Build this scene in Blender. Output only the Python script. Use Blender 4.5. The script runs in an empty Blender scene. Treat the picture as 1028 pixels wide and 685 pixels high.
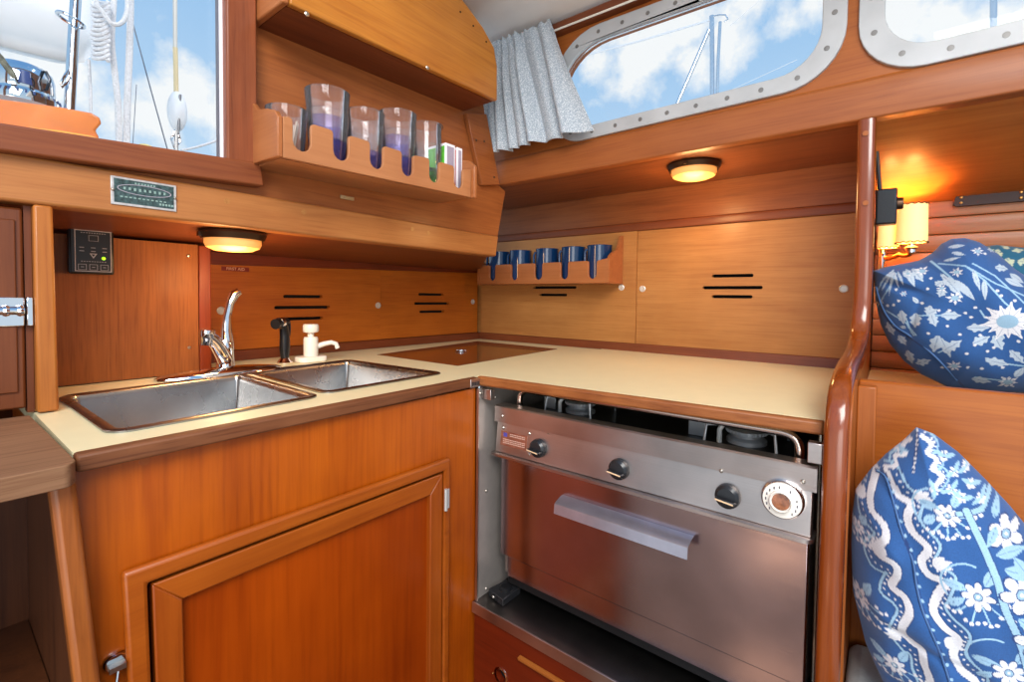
import bpy, bmesh, math, random
import numpy as np
from mathutils import Vector, Matrix, geometry
random.seed(4); rng = np.random.RandomState(7)
S = bpy.context.scene; COL = S.collection
PI = math.pi

# ------------------------------------------------------------------ camera geometry (1028 x 685)
PPt = np.array([514., 314.]); VA = np.array([895., 303.]); VB = np.array([-85., 292.])
FOC = float(np.sqrt(-(VA-PPt)@(VB-PPt)))
def cdir(v):
    r = np.array([v[0]-PPt[0], -(v[1]-PPt[1]), -FOC]); return r/np.linalg.norm(r)
_Y = cdir(VA); _X = -cdir(VB); _Z = np.cross(_X, _Y); _Z /= np.linalg.norm(_Z); _X = np.cross(_Y, _Z)
MW = np.array([_X, _Y, _Z])
_r = MW@cdir((481, 340)); CP = np.array([0, 0, .9])-_r*(-.16/_r[2])
def U(ax, v, x, y):
    "point of the plane axis=v that the photograph shows at pixel x, y"
    r = MW@cdir((x, y)); t = (v-CP[ax])/r[ax]; return tuple(float(q) for q in CP+r*t)
def UX(v, pts): return [U(0, v, *p)[1:] for p in pts]              # (y, z) pairs
def UY(v, pts): return [(U(1, v, *p)[0], U(1, v, *p)[2]) for p in pts]  # (x, z)
def UZ(v, pts): return [U(2, v, *p)[:2] for p in pts]              # (x, y)

cam_d = bpy.data.cameras.new('camera'); cam = bpy.data.objects.new('camera', cam_d); COL.objects.link(cam)
cam_d.sensor_fit = 'HORIZONTAL'; cam_d.sensor_width = 36; cam_d.lens = FOC/1028*36
cam_d.shift_x = 0; cam_d.shift_y = -(342.5-PPt[1])/1028
cam_d.clip_start = .01; cam_d.clip_end = 500
m = Matrix([[MW[i][0], MW[i][1], MW[i][2], CP[i]] for i in range(3)]+[[0, 0, 0, 1]])
cam.matrix_world = m
S.camera = cam

# ------------------------------------------------------------------ materials
def lin(c):
    return tuple((x/255/12.92 if x/255 <= .04045 else ((x/255+.055)/1.055)**2.4) for x in c)
MATS = {}
def newmat(n):
    mt = bpy.data.materials.new(n); mt.use_nodes = True; nt = mt.node_tree
    return mt, nt, nt.nodes['Principled BSDF'], nt.nodes, nt.links
def ramp(nd, stops):
    r = nd.new('ShaderNodeValToRGB'); e = r.color_ramp.elements
    while len(e) < len(stops): e.new(.5)
    for k, (p, c) in enumerate(stops): e[k].position = p; e[k].color = (*c, 1)
    return r
def wood(n, a, b, axis='y', rough=.32, sc=1.0, coat=.35, mott=.35, bump=.05, dark=None, fine=.4):
    "a light colour, b dark grain colour (sRGB)"
    if n in MATS: return MATS[n]
    mt, nt, p, nd, lk = newmat(n)
    tc = nd.new('ShaderNodeTexCoord'); mp = nd.new('ShaderNodeMapping')
    lk.new(tc.outputs['Object'], mp.inputs[0])
    s = [60*sc]*3; s['xyz'.index(axis)] = 3.2*sc; mp.inputs['Scale'].default_value = s
    n1 = nd.new('ShaderNodeTexNoise'); n1.inputs['Scale'].default_value = 1; n1.inputs['Detail'].default_value = 6
    n1.inputs['Roughness'].default_value = .62; n1.inputs['Distortion'].default_value = .6
    lk.new(mp.outputs[0], n1.inputs['Vector'])
    mp2 = nd.new('ShaderNodeMapping'); lk.new(tc.outputs['Object'], mp2.inputs[0])
    s2 = [330*sc]*3; s2['xyz'.index(axis)] = 12*sc; mp2.inputs['Scale'].default_value = s2
    n2 = nd.new('ShaderNodeTexNoise'); n2.inputs['Scale'].default_value = 1; n2.inputs['Detail'].default_value = 3
    lk.new(mp2.outputs[0], n2.inputs['Vector'])
    n3 = nd.new('ShaderNodeTexNoise'); n3.inputs['Scale'].default_value = 7*sc; n3.inputs['Detail'].default_value = 3
    lk.new(tc.outputs['Object'], n3.inputs['Vector'])
    la, lb = tuple(k_*x for k_, x in zip((.64, .65, .54), lin(a))), tuple(k_*x for k_, x in zip((.59, .57, .46), lin(b)))
    lm = tuple(.42*x+.58*y for x, y in zip(lb, la))
    r1 = ramp(nd, [(.22, lb), (.42, lm), (.72, la)]); lk.new(n1.outputs['Fac'], r1.inputs[0])
    r2 = ramp(nd, [(.30, (.62, .52, .46)), (.52, (1, 1, 1))]); lk.new(n2.outputs['Fac'], r2.inputs[0])
    r3 = ramp(nd, [(.32, (.66, .55, .48)), (.62, (1.0, 1.0, 1.0))]); lk.new(n3.outputs['Fac'], r3.inputs[0])
    m1 = nd.new('ShaderNodeMix'); m1.data_type = 'RGBA'; m1.blend_type = 'MULTIPLY'; m1.inputs[0].default_value = fine
    lk.new(r1.outputs[0], m1.inputs[6]); lk.new(r2.outputs[0], m1.inputs[7])
    m2 = nd.new('ShaderNodeMix'); m2.data_type = 'RGBA'; m2.blend_type = 'MULTIPLY'; m2.inputs[0].default_value = mott
    lk.new(m1.outputs[2], m2.inputs[6]); lk.new(r3.outputs[0], m2.inputs[7])
    lk.new(m2.outputs[2], p.inputs['Base Color'])
    p.inputs['Roughness'].default_value = rough+.12; p.inputs['Coat Weight'].default_value = coat*.55; p.inputs['Specular IOR Level'].default_value = .28
    p.inputs['Coat Roughness'].default_value = .2
    bp = nd.new('ShaderNodeBump'); bp.inputs['Strength'].default_value = bump; bp.inputs['Distance'].default_value = .002
    lk.new(n2.outputs['Fac'], bp.inputs['Height']); lk.new(bp.outputs[0], p.inputs['Normal'])
    MATS[n] = mt; return mt
def plain(n, c, rough=.5, metal=0., coat=0., noise=0., nscale=40, emit=None, es=1., trans=0., ior=1.45, bump=0., alpha=1.):
    if n in MATS: return MATS[n]
    mt, nt, p, nd, lk = newmat(n)
    lc = lin(c); p.inputs['Base Color'].default_value = (*lc, 1)
    p.inputs['Roughness'].default_value = rough; p.inputs['Metallic'].default_value = metal
    p.inputs['Coat Weight'].default_value = coat; p.inputs['Transmission Weight'].default_value = trans
    p.inputs['IOR'].default_value = ior
    tc = nd.new('ShaderNodeTexCoord'); nn = nd.new('ShaderNodeTexNoise'); nn.inputs['Scale'].default_value = nscale
    nn.inputs['Detail'].default_value = 4; lk.new(tc.outputs['Object'], nn.inputs['Vector'])
    k = 1-noise
    rr = ramp(nd, [(.3, tuple(x*k for x in lc)), (.7, tuple(min(1, x*(1+noise*.4)) for x in lc))])
    lk.new(nn.outputs['Fac'], rr.inputs[0]); lk.new(rr.outputs[0], p.inputs['Base Color'])
    if bump:
        bp = nd.new('ShaderNodeBump'); bp.inputs['Strength'].default_value = bump; bp.inputs['Distance'].default_value = .002
        lk.new(nn.outputs['Fac'], bp.inputs['Height']); lk.new(bp.outputs[0], p.inputs['Normal'])
    if emit: p.inputs['Emission Color'].default_value = (*lin(emit), 1); p.inputs['Emission Strength'].default_value = es
    MATS[n] = mt; return mt
def steel(n, c, axis='x', rough=.28, aniso=.5, wob=.25):
    if n in MATS: return MATS[n]
    mt, nt, p, nd, lk = newmat(n)
    p.inputs['Metallic'].default_value = 1
    tc = nd.new('ShaderNodeTexCoord'); mp = nd.new('ShaderNodeMapping'); lk.new(tc.outputs['Object'], mp.inputs[0])
    s = [500]*3; s['xyz'.index(axis)] = 6; mp.inputs['Scale'].default_value = s
    n1 = nd.new('ShaderNodeTexNoise'); n1.inputs['Scale'].default_value = 1; n1.inputs['Detail'].default_value = 3
    lk.new(mp.outputs[0], n1.inputs['Vector'])
    n2 = nd.new('ShaderNodeTexNoise'); n2.inputs['Scale'].default_value = 9; n2.inputs['Detail'].default_value = 5
    lk.new(tc.outputs['Object'], n2.inputs['Vector'])
    lc = lin(c)
    r1 = ramp(nd, [(.3, tuple(x*.72 for x in lc)), (.7, lc)]); lk.new(n2.outputs['Fac'], r1.inputs[0])
    lk.new(r1.outputs[0], p.inputs['Base Color'])
    mr = nd.new('ShaderNodeMapRange'); mr.inputs['To Min'].default_value = rough*.75; mr.inputs['To Max'].default_value = rough*1.35
    lk.new(n2.outputs['Fac'], mr.inputs['Value']); lk.new(mr.outputs[0], p.inputs['Roughness'])
    bp = nd.new('ShaderNodeBump'); bp.inputs['Strength'].default_value = wob; bp.inputs['Distance'].default_value = .0006
    lk.new(n1.outputs['Fac'], bp.inputs['Height']); lk.new(bp.outputs[0], p.inputs['Normal'])
    MATS[n] = mt; return mt
def glassmat(n, c, rough=0.02, ior=1.45, tintw=None):
    mt, nt, p, nd, lk = newmat(n)
    p.inputs['Base Color'].default_value = (*lin(c), 1); p.inputs['Roughness'].default_value = rough
    p.inputs['Transmission Weight'].default_value = 1; p.inputs['IOR'].default_value = ior
    MATS[n] = mt; return mt
def pane_mat(n):
    "thin window glass: lets light straight through, with a mirror sheen by angle"
    mt = bpy.data.materials.new(n); mt.use_nodes = True; nt = mt.node_tree; nd, lk = nt.nodes, nt.links; nd.clear()
    o = nd.new('ShaderNodeOutputMaterial'); mx = nd.new('ShaderNodeMixShader'); t = nd.new('ShaderNodeBsdfTransparent')
    g = nd.new('ShaderNodeBsdfGlossy'); g.inputs['Roughness'].default_value = .02
    f = nd.new('ShaderNodeFresnel'); f.inputs['IOR'].default_value = 1.25
    t.inputs['Color'].default_value = (.97, .98, .98, 1)
    lk.new(f.outputs[0], mx.inputs[0]); lk.new(t.outputs[0], mx.inputs[1]); lk.new(g.outputs[0], mx.inputs[2])
    lk.new(mx.outputs[0], o.inputs[0]); MATS[n] = mt; return mt

W_beam = wood('teak_beam', (214, 140, 84), (184, 108, 58), 'y')
W_pA = wood('teak_panel_a', (226, 126, 40), (194, 98, 26), 'y', fine=.4, coat=.2)
W_up = wood('teak_upper_panel', (196, 116, 66), (158, 84, 44), 'y')
W_cup = wood('teak_locker_front', (226, 146, 62), (188, 104, 36), 'y', rough=.22, sc=.8)
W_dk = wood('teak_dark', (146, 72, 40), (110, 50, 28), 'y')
W_dkx = wood('teak_dark_x', (158, 86, 54), (108, 52, 32), 'x')
W_jamb = wood('teak_window_board', (166, 90, 52), (126, 62, 36), 'y', rough=.4)
BOLT = plain('bolt_grey', (126, 124, 122), .45, metal=.5)
NICK = plain('satin_nickel', (206, 204, 200), .35, metal=.5)
W_jambz = wood('teak_window_jamb', (172, 92, 56), (118, 56, 32), 'z', rough=.4)
W_left = wood('teak_left_panel', (176, 102, 46), (140, 74, 32), 'z', coat=.1, rough=.5, fine=.8)
W_door = wood('teak_locker_door', (142, 76, 42), (108, 52, 26), 'z')
W_post = wood('teak_post', (222, 136, 64), (188, 104, 44), 'z')
W_rack = wood('teak_rack', (216, 144, 102), (198, 126, 84), 'y', bump=.03, coat=.15, rough=.45, fine=.15)
W_rackx = wood('teak_rack_x', (208, 128, 80), (180, 102, 60), 'x', bump=.03, fine=.2)
W_cab = wood('cabinet_face', (224, 110, 18), (182, 76, 8), 'z', rough=.22, coat=.25, sc=.6, mott=1.0, fine=.45)
W_cabd = wood('cabinet_door_panel', (208, 88, 12), (174, 64, 6), 'z', rough=.2, coat=.25, sc=.5, mott=.9, fine=.35)
W_caby = wood('cabinet_rail', (210, 108, 32), (176, 78, 16), 'y', rough=.24, sc=.6, fine=.3, mott=.7)
W_cabz = wood('cabinet_stile', (210, 106, 32), (172, 74, 16), 'z', rough=.24, sc=.6, fine=.3, mott=.7)
W_edge = wood('worktop_edge', (158, 98, 66), (116, 66, 42), 'y', rough=.5, mott=.8, coat=.1, fine=.7)
W_edgex = wood('worktop_edge_x', (200, 122, 70), (146, 78, 42), 'x', rough=.45, mott=.9, sc=1.3, coat=.2, fine=.6)
W_pB = wood('teak_panel_b', (218, 152, 92), (194, 126, 70), 'x', bump=.03, fine=.35)
W_bB = wood('teak_board_b', (186, 112, 66), (150, 82, 46), 'x')
W_ledge = wood('teak_ledge', (200, 116, 66), (170, 90, 48), 'x', fine=.3)
W_win = wood('teak_cabin_side', (210, 120, 58), (180, 94, 42), 'x', fine=.3)
W_cap = wood('varnished_cap', (172, 82, 30), (134, 56, 18), 'z', rough=.0, coat=1.8, bump=.02)
W_bulk = wood('bulkhead_face', (206, 116, 50), (172, 86, 34), 'z')
W_bunk = wood('bunk_board', (212, 118, 44), (178, 88, 28), 'x', coat=.25)
W_plank = wood('hull_planks', (216, 138, 92), (182, 106, 66), 'x')
W_desk = wood('desk_top', (176, 130, 104), (134, 92, 70), 'y', rough=.6, coat=0, fine=.7)
W_desk2 = wood('desk_inside', (110, 62, 38), (70, 36, 22), 'z')
W_drawer = wood('drawer_front', (140, 44, 12), (104, 28, 6), 'x')
LAM = plain('cream_laminate', (230, 219, 176), .35, noise=.03, nscale=25, coat=.1)
BROWNLAM = plain('brown_laminate', (98, 52, 34), .16, noise=.1, coat=.6)
ST = steel('brushed_steel', (205, 192, 186), 'x', rough=.3)
ST_door = steel('oven_door_steel', (198, 180, 184), 'x', rough=.17, wob=.12)
ST_sink = steel('sink_steel', (172, 170, 168), 'y', rough=.26, wob=.04)
ST_z = plain('liner_steel', (176, 166, 158), .35, metal=.55, noise=.15, nscale=18)
CHR = plain('chrome', (228, 228, 230), .06, metal=1)
SCR = plain('screw_steel', (200, 192, 180), .3, metal=1)
ALU = plain('window_frame_alloy', (184, 186, 188), .5, metal=.15, noise=.12, nscale=14, bump=.05)
BRONZE = plain('dark_bronze', (82, 60, 44), .35, metal=.8)
BRASS = plain('aged_brass', (190, 140, 80), .3, metal=1)
BLK = plain('black_plastic', (22, 22, 24), .35)
BLKG = plain('black_satin', (34, 34, 36), .25)
SLOT = plain('slot_dark', (14, 9, 7), .9)
IRON = plain('burner_iron', (165, 168, 170), .4, metal=.5)
WHT = plain('white_plastic', (236, 230, 218), .3)
CEIL = plain('white_headliner', (242, 238, 234), .55, noise=.02)
GRYL = plain('label_grey', (160, 155, 165), .5)
PANE = pane_mat('window_glass')
BLUEMUG = plain('navy_glazed', (14, 48, 88), .18, coat=.6)
def acrylic(n, tint, dif, amt):
    mt = bpy.data.materials.new(n); mt.use_nodes = True; nt = mt.node_tree; nd, lk = nt.nodes, nt.links; nd.clear()
    o = nd.new('ShaderNodeOutputMaterial'); mx = nd.new('ShaderNodeMixShader'); m2 = nd.new('ShaderNodeMixShader'); t = nd.new('ShaderNodeBsdfTransparent')
    g = nd.new('ShaderNodeBsdfGlossy'); g.inputs['Roughness'].default_value = .04; d = nd.new('ShaderNodeBsdfDiffuse'); d.inputs['Color'].default_value = (*lin(dif), 1)
    f = nd.new('ShaderNodeFresnel'); f.inputs['IOR'].default_value = 1.3; t.inputs['Color'].default_value = (*tint, 1)
    lw = nd.new('ShaderNodeLayerWeight'); lw.inputs['Blend'].default_value = .35
    ma = nd.new('ShaderNodeMath'); ma.operation = 'MULTIPLY_ADD'; lk.new(lw.outputs['Facing'], ma.inputs[0]); ma.inputs[1].default_value = .22; ma.inputs[2].default_value = amt
    lk.new(ma.outputs[0], m2.inputs[0]); lk.new(t.outputs[0], m2.inputs[1]); lk.new(d.outputs[0], m2.inputs[2])
    lk.new(f.outputs[0], mx.inputs[0]); lk.new(m2.outputs[0], mx.inputs[1]); lk.new(g.outputs[0], mx.inputs[2]); lk.new(mx.outputs[0], o.inputs[0]); MATS[n] = mt; return mt
GL = acrylic('clear_acrylic', (.985, .985, .99), (240, 238, 244), .01); GLB = acrylic('lavender_acrylic', (.84, .83, .97), (120, 114, 190), .10)

# ------------------------------------------------------------------ mesh builder
AX = {'x': 0, 'y': 1, 'z': 2}
def to3(ax, a, p):
    return {'x': (a, p[0], p[1]), 'y': (p[0], a, p[1]), 'z': (p[0], p[1], a)}[ax]
class MB:
    def __init__(s): s.v = []; s.f = []; s.attr = None
    def add(s, vs, fs):
        o = len(s.v); s.v += [tuple(map(float, q)) for q in vs]; s.f += [tuple(i+o for i in f) for f in fs]; return s
    def box(s, x0, x1, y0, y1, z0, z1):
        vs = [(x, y, z) for x in (x0, x1) for y in (y0, y1) for z in (z0, z1)]
        return s.add(vs, [(0, 1, 3, 2), (4, 6, 7, 5), (0, 4, 5, 1), (2, 3, 7, 6), (0, 2, 6, 4), (1, 5, 7, 3)])
    def prism(s, ax, a0, a1, poly, holes=()):
        if not holes:
            n = len(poly); vs = [to3(ax, a0, p) for p in poly]+[to3(ax, a1, p) for p in poly]
            fs = [tuple(range(n)), tuple(range(2*n-1, n-1, -1))]+[(i, (i+1) % n, n+(i+1) % n, n+i) for i in range(n)]
            return s.add(vs, fs)
        loops = [poly]+list(holes); flat = [p for l in loops for p in l]
        tri = geometry.tessellate_polygon([[Vector((p[0], p[1], 0)) for p in l] for l in loops])
        n = len(flat); vs = [to3(ax, a0, p) for p in flat]+[to3(ax, a1, p) for p in flat]
        fs = [tuple(t) for t in tri]+[(t[0]+n, t[2]+n, t[1]+n) for t in tri]; o = 0
        for l in loops:
            k = len(l); fs += [(o+i, o+(i+1) % k, n+o+(i+1) % k, n+o+i) for i in range(k)]; o += k
        return s.add(vs, fs)
    def tube(s, pts, r, seg=10, closed=False, caps=True):
        P = [Vector(p) for p in pts]; n = len(P); R = r if isinstance(r, (list, tuple)) else [r]*n
        T = []
        for i in range(n):
            a = P[(i-1) % n] if (closed or i > 0) else P[i]; b = P[(i+1) % n] if (closed or i < n-1) else P[i]
            d = (b-a); T.append(d.normalized() if d.length > 1e-9 else Vector((0, 0, 1)))
        up = Vector((0, 0, 1)) if abs(T[0].z) < .9 else Vector((1, 0, 0))
        N = (up-T[0]*up.dot(T[0])).normalized(); vs = []
        for i in range(n):
            N = N-T[i]*N.dot(T[i]); N.normalize(); B = T[i].cross(N)
            for k in range(seg):
                a = 2*PI*k/seg; vs.append(P[i]+(N*math.cos(a)+B*math.sin(a))*R[i])
        fs = []
        for i in range(n if closed else n-1):
            j = (i+1) % n
            for k in range(seg):
                l = (k+1) % seg; fs.append((i*seg+k, i*seg+l, j*seg+l, j*seg+k))
        if caps and not closed: fs += [tuple(range(seg-1, -1, -1)), tuple((n-1)*seg+k for k in range(seg))]
        return s.add(vs, fs)
    def lathe(s, prof, c, d=(0, 0, 1), seg=28, sx=1., closed=False):
        D = Vector(d).normalized(); A = D.orthogonal().normalized(); B = D.cross(A); C = Vector(c); vs = []
        for (r, h) in prof:
            for k in range(seg):
                a = 2*PI*k/seg; vs.append(C+D*h+(A*math.cos(a)*sx+B*math.sin(a))*max(r, 1e-5))
        fs = []; n = len(prof)
        for i in range(n if closed else n-1):
            j = (i+1) % n
            for k in range(seg):
                l = (k+1) % seg; fs.append((i*seg+k, i*seg+l, j*seg+l, j*seg+k))
        if not closed: fs += [tuple(range(seg-1, -1, -1)), tuple((n-1)*seg+k for k in range(seg))]
        return s.add(vs, fs)
    def grid(s, rows):
        o = []; n = len(rows); k = len(rows[0])
        return s.add([p for r in rows for p in r], [(i*k+j, i*k+j+1, (i+1)*k+j+1, (i+1)*k+j) for i in range(n-1) for j in range(k-1)])
    def build(s, name, mat, parent=None, loc=None, bevel=0, seg=2, sharp=32, smooth=True, solid=0):
        me = bpy.data.meshes.new(name)
        L = Vector(loc) if loc is not None else Vector((0, 0, 0))
        if parent is not None: L = Vector(parent.get('_o', (0, 0, 0)))
        me.from_pydata([tuple(Vector(v)-L) for v in s.v], [], s.f); me.validate()
        bm = bmesh.new(); bm.from_mesh(me); bmesh.ops.recalc_face_normals(bm, faces=bm.faces); bm.to_mesh(me); bm.free()
        if smooth:
            me.polygons.foreach_set('use_smooth', [True]*len(me.polygons)); me.set_sharp_from_angle(angle=math.radians(sharp))
        me.materials.append(mat)
        o = bpy.data.objects.new(name, me); COL.objects.link(o)
        if solid:
            md = o.modifiers.new('solid', 'SOLIDIFY'); md.thickness = solid; md.offset = 0
        if bevel:
            md = o.modifiers.new('bevel', 'BEVEL'); md.width = bevel; md.segments = seg; md.limit_method = 'ANGLE'; md.angle_limit = math.radians(38)
            md.harden_normals = False
        if parent is not None:
            o.parent = parent; P2 = parent
            if parent.get('_sub'): o.location = (0, 0, 0)
            o['_o'] = tuple(L); o['_sub'] = 1
        else:
            o.location = L; o['_o'] = tuple(L)
        return o
def tag(o, label, cat, group=None):
    o['label'] = label; o['category'] = cat
    if group: o['group'] = group
    return o
def thing(name, loc, label, cat, group=None):
    o = bpy.data.objects.new(name, None); o.empty_display_size = .02; COL.objects.link(o); o.location = loc; o['_o'] = tuple(loc)
    return tag(o, label, cat, group)
def st(o): o['kind'] = 'structure'; return o
def qbez(a, b, c, n):
    return [tuple((1-t)**2*a[i]+2*t*(1-t)*b[i]+t*t*c[i] for i in range(len(a))) for t in [k/n for k in range(n+1)]]
def rpoly(pts, r, n=6):
    out = []; N = len(pts)
    for i in range(N):
        p = Vector(pts[i]); a = Vector(pts[i-1]); b = Vector(pts[(i+1) % N])
        rr = r[i] if isinstance(r, (list, tuple)) else r
        if rr <= 0: out.append(tuple(p)); continue
        ra = min(rr, (a-p).length*.49); rb = min(rr, (b-p).length*.49)
        A = p+(a-p).normalized()*ra; B = p+(b-p).normalized()*rb
        k = .552; C1 = A+(p-A)*k; C2 = B+(p-B)*k
        for q in range(n+1):
            t = q/n; out.append(tuple(A*(1-t)**3+C1*3*t*(1-t)**2+C2*3*t*t*(1-t)+B*t**3))
    return out
def inset(poly, d):
    N = len(poly); out = []
    ar = sum(poly[i][0]*poly[(i+1) % N][1]-poly[(i+1) % N][0]*poly[i][1] for i in range(N)); sg = 1 if ar > 0 else -1
    for i in range(N):
        a = Vector(poly[i-1]); p = Vector(poly[i]); b = Vector(poly[(i+1) % N])
        e1 = p-a; e2 = b-p
        if e1.length < 1e-9: e1 = e2
        if e2.length < 1e-9: e2 = e1
        t = (e1.normalized()+e2.normalized()); t = t.normalized() if t.length > 1e-6 else e1.normalized()
        nrm = Vector((-t.y, t.x))*sg; c = max(.5, t.dot(e1.normalized())); out.append(tuple(p+nrm*(d/c)))
    return out
def circle(c, r, n=20): return [(c[0]+r*math.cos(2*PI*k/n), c[1]+r*math.sin(2*PI*k/n)) for k in range(n)]
def slot(x0, x1, z, h, n=5):
    r = h/2; out = []
    for k in range(n+1): a = PI/2+PI*k/n; out.append((x0+r+r*math.cos(a), z+r*math.sin(a)))
    for k in range(n+1): a = -PI/2+PI*k/n; out.append((x1-r+r*math.cos(a), z+r*math.sin(a)))
    return out
def screw(parent, p, d, r=.004, name='screw', mat=None):
    b = MB().lathe([(r, 0), (r, .0008), (r*.6, .0022), (.0001, .0025)], p, d, 12)
    return b.build(name, mat or SCR, parent)

# ================================================================== SETTING
fl = st(MB().box(-.1, 3.2, -3.2, .1, -.04, 0).build('floor', wood('floor_sole', (188, 158, 146), (150, 120, 108), 'x')))
# aft bulkhead (left) around the window
yr = [(-1.8, 1.178), (-.335, 1.18), (-.323, 1.23), (-.29, 1.365), (-.321, 1.376), (-.381, 1.556), (-.45, 1.86), (-1.8, 1.9)]
whole = [(-1.7, 1.262), (-1.005, 1.262), (-1.005, 1.84), (-1.7, 1.84)]
wl = st(MB().prism('x', .33, .362, yr, [whole]).build('wall_left', W_up))
# recess back wall beneath (plain backing behind the sliding panels)
st(MB().box(-.03, -.012, -1.8, .012, 0, 1.18).build('wall_left_lower', W_dk))
st(MB().box(-.03, 2.4, .04, .06, 0, 1.39).build('wall_back_lower', W_dkx))
# ceiling
crow = []
for y, z in [(-.262, 1.762), (-.31, 1.784), (-.42, 1.80), (-.6, 1.815), (-.8, 1.823), (-1.02, 1.826)]:
    crow.append([(x, y, z) for x in (-.3 if y > -.43 else .363, .8, 1.4, 2.4)])
st(MB().grid(crow).build('ceiling', CEIL, solid=.006))

# cabin side (wall with the two portlights)
g1 = rpoly([(.556, 1.49), (1.125, 1.494), (1.125, 1.692), (.556, 1.697)], [.07, .075, .075, .12], 8)
f1 = rpoly([(.525, 1.458), (1.163, 1.462), (1.163, 1.722), (.525, 1.735)], [.09, .1, .1, .14], 8)
g2 = rpoly([(1.217, 1.49), (1.80, 1.492), (1.80, 1.692), (1.217, 1.692)], .07, 8)
f2 = rpoly([(1.180, 1.454), (1.84, 1.456), (1.84, 1.73), (1.180, 1.73)], .095, 8)
st(MB().prism('y', -.292, -.262, [(-.25, 1.385), (2.4, 1.385), (2.4, 1.765), (-.25, 1.765)], [inset(g1, -.006), inset(g2, -.006)]).build('wall_cabin_side', W_win))
def portlight(nm, outer, inner, k):
    fr = st(MB().prism('y', -.300, -.290, outer, [inner]).build(nm, ALU, bevel=.0015))
    st(MB().prism('y', -.282, -.276, inset(inner, -.004), []).build('pane', PANE, fr))
    # bolts along the middle of the frame plate
    mid = [((outer[i][0]+inner[i][0])/2, (outer[i][1]+inner[i][1])/2) for i in range(len(outer))]
    per = []; tot = 0; seg = []
    for i in range(len(mid)):
        a, b = mid[i], mid[(i+1) % len(mid)]; l = math.dist(a, b); seg.append((tot, l, a, b)); tot += l
    n = int(tot/.062)
    for q in range(n):
        d = (q+.4)*tot/n
        for (t0, l, a, b) in seg:
            if t0 <= d < t0+l:
                t = (d-t0)/l; x = a[0]+(b[0]-a[0])*t; z = a[1]+(b[1]-a[1])*t
                MB().lathe([(.0048, 0), (.0048, .0007), (.0001, .0009)], (x, -.300, z), (0, -1, 0), 12).build('bolt', BOLT, fr); break
portlight('window_1', f1, g1, 1); portlight('window_2', f2, g2, 2)
st(MB().prism('y', -.315, -.262, [(.45, 1.742), (2.4, 1.742), (2.4, 1.768), (.45, 1.768)]).build('trim_1', W_dkx, bevel=.004))
# ledge fascia and its underside
def box8(mb, f): return mb
lx0, lx1 = .337, 2.4
led = MB().prism('x', lx0, lx1, rpoly([(-.302, 1.382), (-.272, 1.382), (-.272, 1.452), (-.302, 1.452)], [.004, 0, 0, .006], 3))
st(led.build('trim_2', W_ledge))
st(MB().prism('x', lx0, lx1, [(-.296, 1.45), (-.262, 1.45), (-.262, 1.458), (-.291, 1.458)]).build('trim_3', W_win))
# overhead board left of the bulkhead (level), right of it (sloping to the planks)
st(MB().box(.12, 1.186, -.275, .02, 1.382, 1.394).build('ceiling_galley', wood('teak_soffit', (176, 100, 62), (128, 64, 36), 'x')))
st(MB().prism('x', 1.208, 2.4, [(-.275, 1.384), (.0, 1.272), (.03, 1.272), (.03, 1.41), (-.275, 1.41)]).build('ceiling_berth', wood('berth_overhead', (226, 138, 66), (196, 110, 46), 'x', rough=.4, coat=.2, fine=.3)))
# board above the sliding panels
st(MB().prism('y', .004, .02, [(.0, 1.286), (1.188, 1.286), (1.188, 1.40), (.0, 1.40)]).build('trim_4', W_bB))
st(MB().prism('x', 0, 1.188, rpoly([(-.012, 1.262), (.02, 1.262), (.02, 1.288), (-.012, 1.288)], [.004, 0, 0, .006], 3)).build('trim_5', W_dkx))
st(MB().box(-.0115, .0155, -.0, .0195, .926, 1.262).build('trim_8', W_pB))
st(MB().prism('x', -.0115, .010, [(-.974, 1.1275), (-.0005, 1.1515), (-.0005, 1.175), (-.974, 1.175)]).build('trim_9', wood('trim_red', (150, 64, 32), (112, 44, 22), 'y')))
# low moulding behind the worktops
st(MB().prism('x', .0, 1.185, [(-.014, .9), (.01, .9), (.01, .926), (-.008, .926)]).build('trim_6', W_dkx, bevel=.002))
st(MB().prism('y', -.985, -.005, [(0, .9), (.016, .9), (.010, .925), (0, .925)]).build('trim_7', W_dk, bevel=.002))
# hull planking over the berth
pl = MB(); z = 1.2755
for k in range(11):
    pl.prism('x', 1.208, 2.4, rpoly([(.0, z-.0355), (.014, z-.0355), (.014, z), (.0, z)], [.003, 0, 0, .003], 2)); z -= .0365
pl.box(1.208, 2.4, .012, .03, .85, 1.276)
st(pl.build('wall_back', W_plank))

# ================================================================== LEFT SIDE (aft bulkhead)
# deck beam
t = thing('deck_beam', (.36, -1.0, 1.175), 'long varnished teak beam running under the cockpit window, metal plate screwed to it', 'beam')
xb = .372
MB().prism('x', .335, xb, rpoly([(-1.8, 1.174), (-.338, 1.174), (-.329, 1.232), (-1.8, 1.236)], 0)).build('fascia', W_beam, t, bevel=.004)
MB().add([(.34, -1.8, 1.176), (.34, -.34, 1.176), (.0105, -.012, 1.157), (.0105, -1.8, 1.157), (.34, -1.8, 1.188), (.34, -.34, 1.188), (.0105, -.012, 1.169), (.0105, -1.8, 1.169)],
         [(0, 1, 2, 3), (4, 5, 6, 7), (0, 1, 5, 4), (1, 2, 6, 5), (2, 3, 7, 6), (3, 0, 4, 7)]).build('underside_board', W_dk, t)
for q in [(228, 202), (305, 213), (414, 230), (430, 234), (492, 243)]:
    p = U(0, xb, *q); MB().lathe([(.0048, -.001), (.0048, .0003), (.0001, .0003)], p, (1, 0, 0), 14).build('wood_plug', W_pB, t)
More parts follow.
